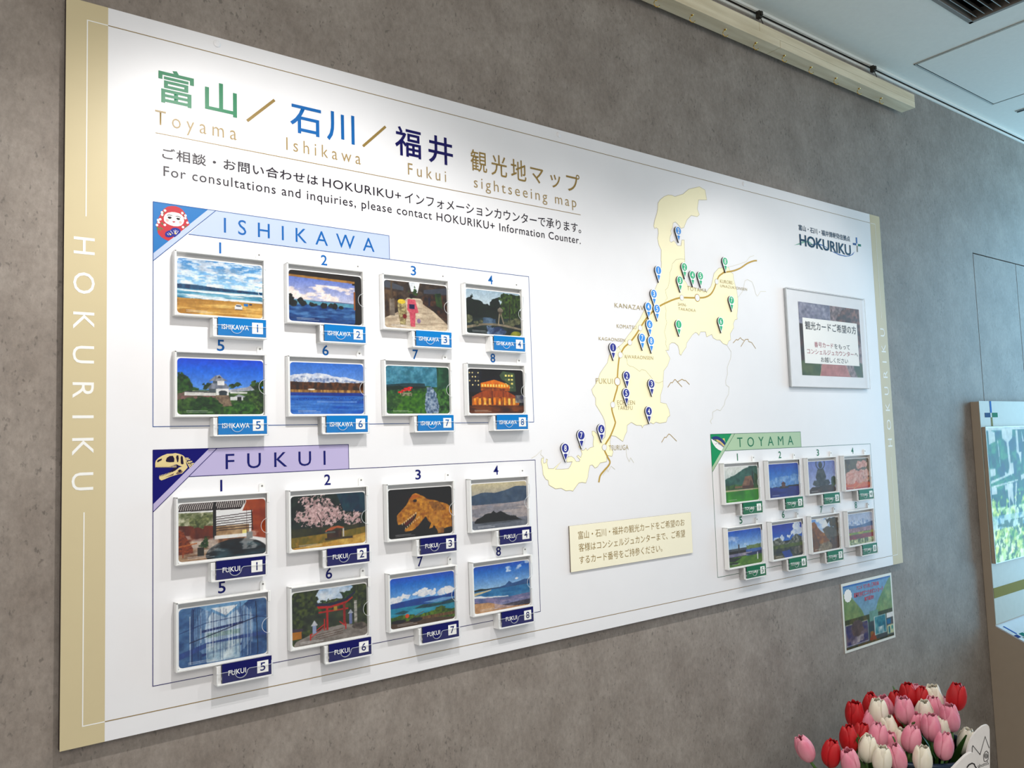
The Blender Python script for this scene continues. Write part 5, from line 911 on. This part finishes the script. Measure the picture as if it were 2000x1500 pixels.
obj('path_print', print_grid(p.out(False), wrect((1982, 343, 2326, 570)), -.0068, PMAT), NF, (ox, 0, oz))
b = MB(); r = wrect((2000, 391.5, 2307.5, 532.5)); b.flat([(r[0], r[1]), (r[2], r[1]), (r[2], r[3]), (r[0], r[3])], -.0070); put('notice_panel', b, PWHT, NF, (ox, 0, oz))
NI = glossy('notice_black', (44, 40, 46)); NR = glossy('notice_red', (176, 66, 84))
for s, r, m, bo in [('観光カードご希望の方', (2012, 401, 2300, 428), NI, .01), ('番号カード', (2055, 464, 2160, 481), NR, .004), ('をもって', (2166, 465, 2256, 481), NI, .004), ('コンシェルジュカウンター', (2014, 487, 2276, 503), NR, .004), ('へ', (2282, 490, 2302, 501), NI, .004), ('お越しください', (2087, 510, 2240, 527), NI, .004)]:
    o = letter(s, m, r, 7.3, NF, bold=bo); o.location = (ox, 0, oz)

# ------------------------------------------------------------------ small poster on the wall
def WW(x, y): return W((x, y))
PS = thing('wall_poster', 'small printed paper poster of a green gorge taped to the wall below the board', 'poster', (2.304, YW, TOP - 1.4345))
ox, oy, oz = -PS.location.x, -PS.location.y, -PS.location.z
r = wrect((2152, 1222, 2455, 1434.5)); yp = YW - .0016
b = MB(); b.prism([(r[0], r[1]), (r[2], r[1]), (r[2], r[3]), (r[0], r[3])], yp, YW - .0004); put('paper', b, mat('poster_paper', (226, 228, 220), .3), PS, (ox, oy, oz))
p = Pic(110, 78, 311).grad(0, 1, (120, 160, 200), (150, 176, 170)); p.P([(.0, .12), (.16, .2), (.36, .45), (.42, .6), (0, .6)], (112, 140, 96), (140, 160, 110), (12, 10)); p.P([(1, 0), (.92, .08), (.7, .36), (.6, .6), (1, .6)], (112, 146, 104), (146, 168, 120), (12, 10)); p.R(0, .54, 1, .68, (50, 66, 34), (96, 90, 50), (26, 10)); p.R(.5, .50, .68, .72, (120, 160, 150)); p.R(0, 0, 1, .03, (60, 110, 180)); p.R(0, .62, .5, .68, (40, 90, 66))
p.R(0, .66, 1, .97, (60, 80, 86), (96, 90, 90), (10, 10)); p.R(.01, .62, .46, .95, (240, 240, 240)); p.R(.015, .63, .455, .94, (66, 64, 110), (120, 104, 110), (14, 14), wob=.0); p.E(.24, .70, .12, .13, (116, 96, 92), (90, 76, 76), wob=.05); p.R(.1, .82, .36, .93, (190, 180, 180), (90, 80, 100), (16, 10), wob=.04); p.R(.5, .82, .56, .92, (176, 136, 70), (120, 60, 50)); p.P([(.48, .92), (.58, .84), (.62, .96), (.48, .97)], (150, 80, 50))
p.R(.59, .60, .84, .90, (236, 238, 226)); p.R(.60, .61, .83, .89, (40, 110, 130), (130, 180, 180), (10, 8)); p.R(.66, .78, .8, .88, (210, 220, 220), (90, 140, 150), (14, 10), wob=.03); p.R(.86, .60, 1, .68, (240, 240, 236)); p.R(.86, .70, .94, .78, (20, 110, 150)); p.R(.86, .80, 1, .94, (226, 222, 180), (190, 200, 170), (10, 8)); p.R(.88, .82, .92, .93, (50, 120, 130)); p.R(.95, .82, .98, .88, (60, 140, 140)); p.R(0, .96, 1, 1, (50, 60, 40), (110, 90, 50), (24, 3))
obj('poster_print', print_grid(p.out(False), (r[0] + .008, r[1] + .008, r[2] - .008, r[3] - .008), yp - .0003, PMAT), PS, (ox, oy, oz))
PR = mat('poster_red', (176, 20, 54), .35); PB = mat('poster_ink', (30, 34, 50), .35)
def pl(s, rr, m, **k): o = obj('lettering', text_mesh(s, m, wrect(rr), yp - .0006, **k), PS, (ox, oy, oz))
pl('アニメ「ざつ旅」連動企画', (2238, 1238, 2372, 1252), PR, bold=.03); pl('黒部峡谷鉄道コラボポストカード', (2220, 1258, 2396, 1274), PR, bold=.03); pl('無料配布!!', (2280, 1278, 2338, 1292), PR, bold=.03)
b = MB(); cx_, cz_ = WW(2186, 1262); b.flat([(cx_ + .021 * (1 + .10 * (k % 2)) * math.cos(k * math.pi / 12), cz_ + .019 * (1 + .10 * (k % 2)) * math.sin(k * math.pi / 12)) for k in range(24)], yp - .0005); put('poster_burst', b, PWHT, PS, (ox, oy, oz))

# ------------------------------------------------------------------ display kiosk at the right edge
KB = mat('kiosk_taupe', (182, 165, 145), .5, noise=(30, .02)); KW = mat('kiosk_pale', (196, 200, 190), .45, spec=.25); KX = 3.129
kx1 = 4.12
K = thing('display_kiosk', 'taupe and white display desk with upright back panel at the right edge, beside the tulips', 'display stand', ((KX + kx1) / 2, -.2, 0))
ox, oy, oz = -K.location.x, -K.location.y, 0
def sideprism(mb, prof, xa, xb):
    n = len(prof); mb.add([(xa, y, z) for y, z in prof] + [(xb, y, z) for y, z in prof], [tuple(range(n)), tuple(range(2 * n - 1, n - 1, -1))] + [(i, n + i, n + (i + 1) % n, (i + 1) % n) for i in range(n)]); return mb
yb = YW - .0010
b = sideprism(MB(), [(yb, .02), (yb, 1.655), (-.016, 1.655), (-.016, .795), (-.38, .628), (-.38, .02)], KX, kx1); put('carcass', b, KB, K, (ox, oy, oz))
b = MB(); b.box(KX - .0002, kx1, -.0182, -.0161, .806, 1.6572); put('back_panel', b, KW, K, (ox, oy, oz))
b = sideprism(MB(), [(-.0161, .8015), (-.0161, .7960), (-.382, .6285), (-.382, .634)], KX, kx1); put('desk_top', b, mat('desk_white', (215, 218, 224), .25), K, (ox, oy, oz))
b = MB(); b.box(KX, kx1, -.0192, -.0183, .903, .941); put('olive_stripe', b, mat('olive', (138, 130, 50), .6, spec=.08), K, (ox, oy, oz))
for nm, c, (xa, za, xb, zb) in [('cross_bar', (14, 104, 190), (3.2185, 1.611, 3.233, 1.657)), ('cross_square', (16, 66, 120), (3.170, 1.593, 3.2185, 1.611)), ('cross_square', (6, 122, 84), (3.235, 1.593, 3.283, 1.611)), ('cross_bar', (136, 136, 76), (3.2205, 1.5585, 3.2345, 1.593))]:
    b = MB(); b.box(xa, xb, -.0190, -.0183, za, zb); put(nm, b, mat('kiosk_%d_%d' % (c[0], c[1]), c, .6, spec=.08), K, (ox, oy, oz))
def desk(u0, u1, y0, y1, c):
    b = MB(); sl = (.8015 - .634) / (.382 - .0161); zf = lambda y: .8015 + (y + .0161) * sl + .0008
    b.add([(u0, y0, zf(y0)), (u1, y0, zf(y0)), (u1, y1, zf(y1)), (u0, y1, zf(y1))], [(3, 2, 1, 0)]); put('desk_mark', b, mat('desk_%d_%d' % (c[0], c[1]), c, .6, spec=.08), K, (ox, oy, oz))
desk(3.156, 3.166, -.030, -.075, (20, 90, 180)); desk(3.128 + .002, 3.156, -.077, -.092, (16, 46, 120)); desk(3.172, 3.205, -.077, -.094, (0, 110, 96)); desk(3.158, 3.168, -.094, -.150, (140, 146, 130)); desk(3.215, 3.60, -.077, -.092, (136, 134, 110))
# framed glass panel on the kiosk, its garden reflection painted in and glowing
GLP = thing('glass_panel', 'glass panel on the kiosk with painted glowing reflection of sunlit leaves behind pale blocky shapes', 'glass panel', (3.55, -.0185, 1.034))
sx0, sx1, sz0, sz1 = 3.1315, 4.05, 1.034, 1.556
ox, oy, oz = -GLP.location.x, -GLP.location.y, -GLP.location.z
b = MB(); b.box(sx0, sx1, -.0315, -.0195, sz0, sz1, bev=.0008); put('casing', b, KB, GLP, (ox, oy, oz))
b = MB(); b.box(sx0, sx1, -.0335, -.0316, sz0, sz1, bev=.0004); put('glass_rim', b, mat('glass_panel_rim', (196, 214, 210), .15), GLP, (ox, oy, oz))
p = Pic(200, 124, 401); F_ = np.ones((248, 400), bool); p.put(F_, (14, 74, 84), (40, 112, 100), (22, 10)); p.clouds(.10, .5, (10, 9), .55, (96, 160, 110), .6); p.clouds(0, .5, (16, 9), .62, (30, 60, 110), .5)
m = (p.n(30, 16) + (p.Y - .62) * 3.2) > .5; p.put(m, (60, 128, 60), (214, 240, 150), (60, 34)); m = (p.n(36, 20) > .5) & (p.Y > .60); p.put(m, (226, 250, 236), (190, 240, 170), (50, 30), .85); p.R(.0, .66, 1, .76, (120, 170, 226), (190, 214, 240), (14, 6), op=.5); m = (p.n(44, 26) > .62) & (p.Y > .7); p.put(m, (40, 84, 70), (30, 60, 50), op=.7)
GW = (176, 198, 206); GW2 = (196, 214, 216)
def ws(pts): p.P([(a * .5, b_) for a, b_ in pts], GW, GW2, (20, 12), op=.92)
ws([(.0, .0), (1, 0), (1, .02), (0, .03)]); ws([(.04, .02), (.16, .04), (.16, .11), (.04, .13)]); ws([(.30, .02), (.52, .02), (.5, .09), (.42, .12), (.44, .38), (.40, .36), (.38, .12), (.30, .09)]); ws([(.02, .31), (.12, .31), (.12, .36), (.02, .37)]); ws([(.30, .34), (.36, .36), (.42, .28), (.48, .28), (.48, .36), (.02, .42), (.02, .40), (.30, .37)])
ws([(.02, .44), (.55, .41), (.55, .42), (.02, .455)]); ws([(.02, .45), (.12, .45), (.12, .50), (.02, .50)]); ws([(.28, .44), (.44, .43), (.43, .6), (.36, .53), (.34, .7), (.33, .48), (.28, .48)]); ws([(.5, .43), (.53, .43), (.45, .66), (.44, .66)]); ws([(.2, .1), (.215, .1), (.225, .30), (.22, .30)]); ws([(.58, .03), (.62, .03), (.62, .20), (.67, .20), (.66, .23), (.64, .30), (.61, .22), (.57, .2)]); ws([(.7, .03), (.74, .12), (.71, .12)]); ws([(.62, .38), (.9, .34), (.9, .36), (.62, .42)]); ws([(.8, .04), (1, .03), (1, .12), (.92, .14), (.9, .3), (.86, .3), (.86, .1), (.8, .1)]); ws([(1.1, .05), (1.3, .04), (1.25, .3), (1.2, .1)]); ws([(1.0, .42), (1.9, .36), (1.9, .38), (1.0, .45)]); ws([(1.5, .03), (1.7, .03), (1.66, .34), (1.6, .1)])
obj('picture', print_grid(p.out(False), (sx0 + .0035, sz0 + .003, sx1 - .003, sz1 - .003), -.0338, picture_material('painted_reflection', .4, .85, .12), 'picture'), GLP, (ox, oy, oz))  # reflected window greenery painted into the colours and made to glow

# ------------------------------------------------------------------ tulips in a dark bucket
BC = (1.990, -.265); BZ = .705; BR_ = .150
bk = thing('flower_bucket', 'round dark blue bucket holding the tulips', 'bucket', (BC[0], BC[1], 0.0))
ring = lambda r, z, n=36: [(r * math.cos(2 * math.pi * k / n), r * math.sin(2 * math.pi * k / n), z) for k in range(n)]
def lathe(prof, n=36):
    b = MB(); b.add(sum([ring(r, z, n) for r, z in prof], []), [(i * n + k, i * n + (k + 1) % n, (i + 1) * n + (k + 1) % n, (i + 1) * n + k) for i in range(len(prof) - 1) for k in range(n)]); return b
put('bucket_wall', lathe([(.001, .36), (.118, .36), (.122, .0 + .36), (BR_, BZ), (BR_ - .004, BZ), (.118, .372), (.001, .372)]), mat('bucket_navy', (14, 18, 28), .3), bk, smooth=False)
b = lathe([(BR_ - .006, BZ - .004), (BR_ + .004, BZ - .004), (BR_ + .005, BZ + .004), (BR_ - .005, BZ + .006), (BR_ - .006, BZ - .004)]); put('rim', b, mat('bucket_rim_blue', (24, 46, 70), .25), bk, smooth=True)
st = thing('bucket_stand', 'dark round stand under the flower bucket, below the picture', 'stand', (BC[0], BC[1], 0)); put('top', lathe([(.001, .342), (.15, .342), (.15, .358), (.001, .358)]), DARK, st); put('column', lathe([(.03, .02), (.03, .342)]), DARK, st); put('foot', lathe([(.001, .001), (.14, .001), (.14, .02), (.001, .02)]), DARK, st)
def petal_mat(name, a, b_):
    m = bpy.data.materials.new(name); m.use_nodes = True; nt = m.node_tree; s = nt.nodes['Principled BSDF']; s.inputs['Roughness'].default_value = .55
    s.inputs['Subsurface Weight'].default_value = 0.0
    tc = nt.nodes.new('ShaderNodeTexCoord'); mp = nt.nodes.new('ShaderNodeMapping'); mp.inputs['Scale'].default_value = (60, 60, 14); n = nt.nodes.new('ShaderNodeTexNoise'); n.inputs['Scale'].default_value = 1.0; n.inputs['Detail'].default_value = 3
    nt.links.new(tc.outputs['Object'], mp.inputs[0]); nt.links.new(mp.outputs[0], n.inputs['Vector'])
    r = nt.nodes.new('ShaderNodeValToRGB'); r.color_ramp.elements[0].position = .3; r.color_ramp.elements[0].color = (*lin(a), 1); r.color_ramp.elements[1].position = .75; r.color_ramp.elements[1].color = (*lin(b_), 1)
    nt.links.new(n.outputs['Fac'], r.inputs[0]); nt.links.new(r.outputs[0], s.inputs['Base Color']); return m
PET = {'pink': petal_mat('petal_pink', (222, 122, 146), (240, 166, 180)), 'red': petal_mat('petal_red', (170, 6, 14), (204, 16, 26)), 'white': petal_mat('petal_white', (226, 216, 192), (242, 236, 220))}
STEM = mat('stem_green', (78, 118, 50), .45, noise=(50, .15)); LEAF = mat('leaf_green', (64, 104, 44), .4, noise=(40, .2))
def petal_mesh(seed, Rr=.0228, Hh=.071, open_=0.0):
    """one cupped petal, base at the origin, bulging towards +x"""
    rg = random.Random(seed); NS, NT = 9, 8; vs = []
    for side in (0, 1):
        for i in range(NS + 1):
            s = i / NS; rad = Rr * np.interp(s, [0, .08, .25, .45, .65, .85, 1], [.18, .60, .92, 1.0, .93, .70, .40]) + open_ * s * s * .006
            wid = math.radians(64) * np.interp(s, [0, .3, .7, .9, 1], [.7, 1, 1, .86, .62])
            for j in range(NT + 1):
                t = j / NT * 2 - 1; a = wid * t
                z = Hh * s - .0045 * abs(t) ** 2.0 * max(0, s - .5) / .5 + rg.uniform(-.0009, .0009) * (s > .8)
                rr = rad * (1 - .10 * abs(t) ** 3) + (.0016 * math.cos(t * 5) * s) - side * .0008
                vs.append((rr * math.cos(a), rr * math.sin(a), z))
    b = MB(); n1 = (NS + 1) * (NT + 1); f = []
    for i in range(NS):
        for j in range(NT):
            q = i * (NT + 1) + j; f.append((q, q + 1, q + NT + 2, q + NT + 1)); f.append((n1 + q + NT + 1, n1 + q + NT + 2, n1 + q + 1, n1 + q))
    per = [j for j in range(NT)] + [i * (NT + 1) + NT for i in range(NS)] + [NS * (NT + 1) + j for j in range(NT, 0, -1)] + [i * (NT + 1) for i in range(NS, 0, -1)]
    f += [(per[k], n1 + per[k], n1 + per[(k + 1) % len(per)], per[(k + 1) % len(per)]) for k in range(len(per))]
    return b.add(vs, f)
PM = {(c, v_): petal_mesh(v_ * 7 + 1, open_=v_ * .5).mesh('petal', m, True) for c, m in PET.items() for v_ in range(3)}
HEADS = [('pink', (1.6311, -0.1822, 0.7551), -25, 1.012, 'pink tulip leaning out at the far left of the bunch'),
 ('red', (1.6676, -0.2285, 0.7469), 5, 1.004, 'red tulip second from the left, low on the left side'),
 ('red', (1.8637, -0.1826, 0.7845), -4, 1.083, 'red tulip upper left edge, above another red one'),
 ('red', (1.9725, -0.1666, 0.7796), -6, 1.121, 'red tulip half hidden behind the white bloom at the upper left'),
 ('white', (1.8869, -0.233, 0.7996), -6, 1.07, 'white tulip upper left of the bunch, beside the tall red one'),
 ('pink', (2.0041, -0.1902, 0.7783), -14, 0.953, 'pink tulip leaning behind the upper left white bloom'),
 ('red', (1.7482, -0.2315, 0.7641), -4, 1.028, 'red tulip large, at the left, just below the tall left red one'),
 ('red', (1.8159, -0.2228, 0.7549), 10, 0.946, 'red tulip tucked between the left red one and the pinks'),
 ('pink', (1.8711, -0.2165, 0.772), 8, 0.91, 'pink tulip upright and slim, left of centre under the white bloom'),
 ('pink', (1.8124, -0.2699, 0.7651), 0, 1.032, 'pink tulip wide, left of centre above the low white bud'),
 ('white', (1.8949, -0.258, 0.7612), -10, 1.061, 'white tulip tall, between pinks left of centre'),
 ('pink', (1.962, -0.2069, 0.758), 0, 0.771, 'pink tulip only its top showing above a white bloom left of centre'),
 ('white', (1.755, -0.2747, 0.75), 2, 1.012, 'white tulip closed low white bud left of centre'),
 ('pink', (1.8486, -0.2781, 0.7416), 5, 0.883, 'pink tulip low, half behind others left of centre'),
 ('white', (1.8849, -0.2933, 0.7447), 0, 0.887, 'white tulip slim, at the centre between two pinks'),
 ('red', (2.0389, -0.202, 0.7836), 0, 1.015, 'red tulip pointed, behind the big pink at top centre'),
 ('red', (1.9923, -0.2381, 0.7529), 4, 0.933, 'red tulip low behind the big pink at top centre'),
 ('pink', (1.9482, -0.2717, 0.8001), -8, 1.073, 'pink tulip big, top centre, in front of a red one'),
 ('pink', (2.0617, -0.2332, 0.7759), -6, 0.953, 'pink tulip behind the big top centre pink, on its right'),
 ('red', (2.0421, -0.2379, 0.8128), -6, 1.004, 'red tulip at the top of the bunch, left of the highest pair'),
 ('pink', (2.1234, -0.2181, 0.8033), -4, 0.631, 'pink tulip tiny, peeping out at the very top'),
 ('red', (2.0591, -0.2623, 0.8065), 3, 0.944, 'red tulip at the top, right of the highest pink tip'),
 ('pink', (2.1346, -0.2382, 0.7969), 0, 0.685, 'pink tulip small, behind the top right red one'),
 ('white', (2.0865, -0.2851, 0.8042), -8, 1.109, 'white tulip tall, upper right, behind a pink one'),
 ('pink', (2.0539, -0.2986, 0.7882), -6, 0.984, 'pink tulip upper right, in front of the tall white one'),
 ('white', (2.0161, -0.2917, 0.7802), -6, 1.085, 'white tulip large, right of top centre'),
 ('pink', (1.9642, -0.2908, 0.7662), 0, 0.909, 'pink tulip narrow, rising above the big lower centre pink'),
 ('pink', (1.8741, -0.3255, 0.7589), 6, 1.028, 'pink tulip large and broad at the centre'),
 ('pink', (1.9526, -0.3413, 0.7722), -4, 1.046, 'pink tulip large, right of centre in front of a white one'),
 ('white', (2.0053, -0.3404, 0.7566), 4, 0.902, 'white tulip slim, right of centre half behind a pink one'),
 ('pink', (2.1425, -0.2841, 0.777), 0, 0.731, 'pink tulip small, behind the highest right red one'),
 ('red', (2.1034, -0.3355, 0.8171), 4, 1.095, 'red tulip standing alone highest at the right'),
 ('pink', (2.0246, -0.3571, 0.7848), -10, 1.061, 'pink tulip large, under the lone red one at the right'),
 ('pink', (1.9185, -0.3871, 0.7466), 6, 1.016, 'pink tulip drooping low at the right'),
 ('white', (2.0969, -0.3581, 0.7045), 6, 1.079, 'white tulip low at the far right beside the sign'),
 ('white', (1.7495, -0.3135, 0.7355), 0, 0.994, 'white tulip open, at the bottom edge left of centre'),
 ('pink', (1.7901, -0.3343, 0.737), -16, 0.998, 'pink tulip leaning, at the bottom edge in the middle'),
 ('white', (1.8324, -0.3753, 0.732), 0, 0.994, 'white tulip at the bottom edge right of centre'),
 ('pink', (1.6783, -0.2723, 0.7345), -16, 0.99, 'pink tulip low at the bottom left edge'),
 ('white', (1.7778, -0.2251, 0.703), -18, 0.881, 'white tulip behind the low bottom left pink one')]
leafm = []
for v_ in range(3):
    vs = []; NS = 8
    for i in range(NS + 1):
        s = i / NS; wd = .013 * math.sin(math.pi * (.12 + .86 * s)) ** .8; bend = .035 * s * s * (1 + .5 * v_); z = .17 * s
        for t in (-1, 0, 1): vs.append((bend + .004 * abs(t), wd * t, z))
    f = [(i * 3 + j, i * 3 + j + 1, i * 3 + j + 4, i * 3 + j + 3) for i in range(NS) for j in range(2)]
    b = MB().add(vs, f); me = b.mesh('leaf', LEAF, True); leafm.append(me)
rg = random.Random(12)
for i, (col, pos, tilt, scl, lab) in enumerate(HEADS):
    P = Vector(pos)                       # centre of the bloom
    # the bloom leans in the picture plane of the bunch (towards its outside)
    ax = Vector((math.sin(math.radians(tilt)) * .80, -math.sin(math.radians(tilt)) * .60, math.cos(math.radians(tilt)))) + Vector((-.05, -.14, 0)); ax.normalize()
    base = P - ax * .030 * scl
    t = thing('tulip', lab, 'flower', base, 'tulips in the dark bucket')
    rot = ax.to_track_quat('Z', 'X').to_euler(); v_ = i % 3
    for k in range(6):
        o = obj('petal', PM[col, (v_ + k) % 3 if k < 3 else v_], t)
        inner = k >= 3
        M_ = rot.to_matrix().to_4x4() @ Matrix.Rotation(math.radians(120 * (k % 3) + (60 if inner else 0) + 37 * i), 4, 'Z') @ Matrix.Diagonal((scl * (.80 if inner else 1), scl * (.80 if inner else 1), scl * (1.0 if inner else .97), 1))
        o.matrix_local = M_
    root = Vector((BC[0] + (P.x - BC[0]) * .35, BC[1] + (P.y - BC[1]) * .35, .40))
    mid1 = base - ax * .06; pts = []
    for k in range(11):
        s = k / 10; a = base * (1 - s) ** 3 + mid1 * 3 * s * (1 - s) ** 2 + (root + Vector((0, 0, .2))) * 3 * s * s * (1 - s) + root * s ** 3; pts.append(tuple(a - base))
    b = MB(); b.tube(pts, .0034, 7); put('stem', b, STEM, t, smooth=True)
    if i % 2 == 0:
        lf = obj('leaf', leafm[i % 3], t); lf.location = Vector(pts[5]); lf.rotation_euler = (rg.uniform(-.2, .2), rg.uniform(-.1, .2), rg.uniform(0, 6.28))

# ------------------------------------------------------------------ white photo spot sign by the bucket
SG = thing('photo_sign', 'white foam board sign with black outline and camera mark, right of the tulips', 'sign', (1.945, -.46, .5))
ax_x = Vector((1.975 - 1.889, -.475 + .425, 0)).normalized()      # direction of the board's face, left to right
def sp(u, z, d=0.0):
    nrm = Vector((ax_x.y, -ax_x.x, 0)); v3 = ax_x * u + nrm * d * 1.0; return (v3.x - 0.0, v3.y, z - .5)
def sgn(name, pts, m, d0, d1=None):
    n = len(pts); b = MB()
    if d1 is None: b.add([sp(u, z, d0) for u, z in pts], [tuple(range(n))])
    else: b.add([sp(u, z, d0) for u, z in pts] + [sp(u, z, d1) for u, z in pts], [tuple(range(n)), tuple(range(2 * n - 1, n - 1, -1))] + [(i, i + n, (i + 1) % n + n, (i + 1) % n) for i in range(n)])
    return put(name, b, m, SG)
def sline(name, pts, wd, m, d):
    mb = MB(); mb.ribbon(pts, wd, 0); b = MB(); b.add([sp(x, z, d) for x, y, z in mb.v], mb.f); return put(name, b, m, SG)
SW = mat('foam_board', (236, 232, 228), .5); SK = mat('marker_black', (16, 14, 18), .5)
sgn('back_board', [(-0.0336, 0.746), (-0.0326, 0.7531), (-0.0273, 0.7689), (-0.02, 0.7837), (-0.01, 0.7956), (0.0019, 0.8056), (0.0125, 0.8121), (0.0208, 0.8147), (0.0269, 0.8147), (0.0301, 0.8108), (0.0314, 0.8026), (0.03, 0.7827), (0.0272, 0.7468), (0.0237, 0.7056), (-0.0366, 0.7103)], SW, 0.0, -0.005)
sgn('front_board', [(-0.0953, 0.719), (-0.0848, 0.727), (-0.0679, 0.7408), (-0.0521, 0.7529), (-0.0417, 0.7584), (-0.0337, 0.7596), (-0.0251, 0.7553), (-0.0237, 0.749), (-0.0246, 0.7135)], SW, 0.020, 0.012)
sline('ear_outline', [(-0.0202, 0.7517), (-0.0189, 0.7638), (-0.0168, 0.7677), (0.0004, 0.7452), (0.0175, 0.7873), (0.0262, 0.7586)], .0016, SK, .0006)
sline('camera_outline', [(0.0097, 0.7427), (0.0121, 0.747), (0.0155, 0.7513), (0.0191, 0.7524), (0.0203, 0.7491), (0.0224, 0.7494), (0.0221, 0.74), (0.0209, 0.7319), (0.0135, 0.7275), (0.01, 0.7282), (0.0093, 0.7355), (0.0097, 0.7427)], .0014, SK, .0006)
sline('camera_lens', [(0.018, 0.7403), (0.0178, 0.7393), (0.0173, 0.7385), (0.0166, 0.738), (0.0159, 0.7378), (0.0151, 0.7381), (0.0145, 0.7387), (0.0142, 0.7396), (0.0141, 0.7406), (0.0144, 0.7415), (0.0148, 0.7423), (0.0155, 0.7428), (0.0163, 0.743), (0.017, 0.7427), (0.0176, 0.7421), (0.018, 0.7413), (0.018, 0.7403)], .0013, SK, .0006)
sline('camera_lens', [(0.0202, 0.7401), (0.0197, 0.738), (0.0187, 0.7364), (0.0172, 0.7353), (0.0156, 0.735), (0.0141, 0.7355), (0.0128, 0.7368), (0.0121, 0.7386), (0.012, 0.7407), (0.0124, 0.7428), (0.0135, 0.7445), (0.0149, 0.7455), (0.0165, 0.7458), (0.0181, 0.7453), (0.0193, 0.744), (0.0201, 0.7422), (0.0202, 0.7401)], .0013, SK, .0006)
sline('curl_outline', [(-0.0514, 0.7253), (-0.0449, 0.7319), (-0.0367, 0.7349), (-0.031, 0.7322), (-0.0294, 0.7272), (-0.0259, 0.7225)], .0030, SK, .0208)
me_ = text_mesh('photoS', SK, (0, 0, .030, .011), 0, bold=0); o = obj('lettering', me_, SG); o.rotation_euler = (0, math.radians(-14), math.atan2(ax_x.y, ax_x.x)); o.location = sp(-0.0062, 0.7107, .0006)
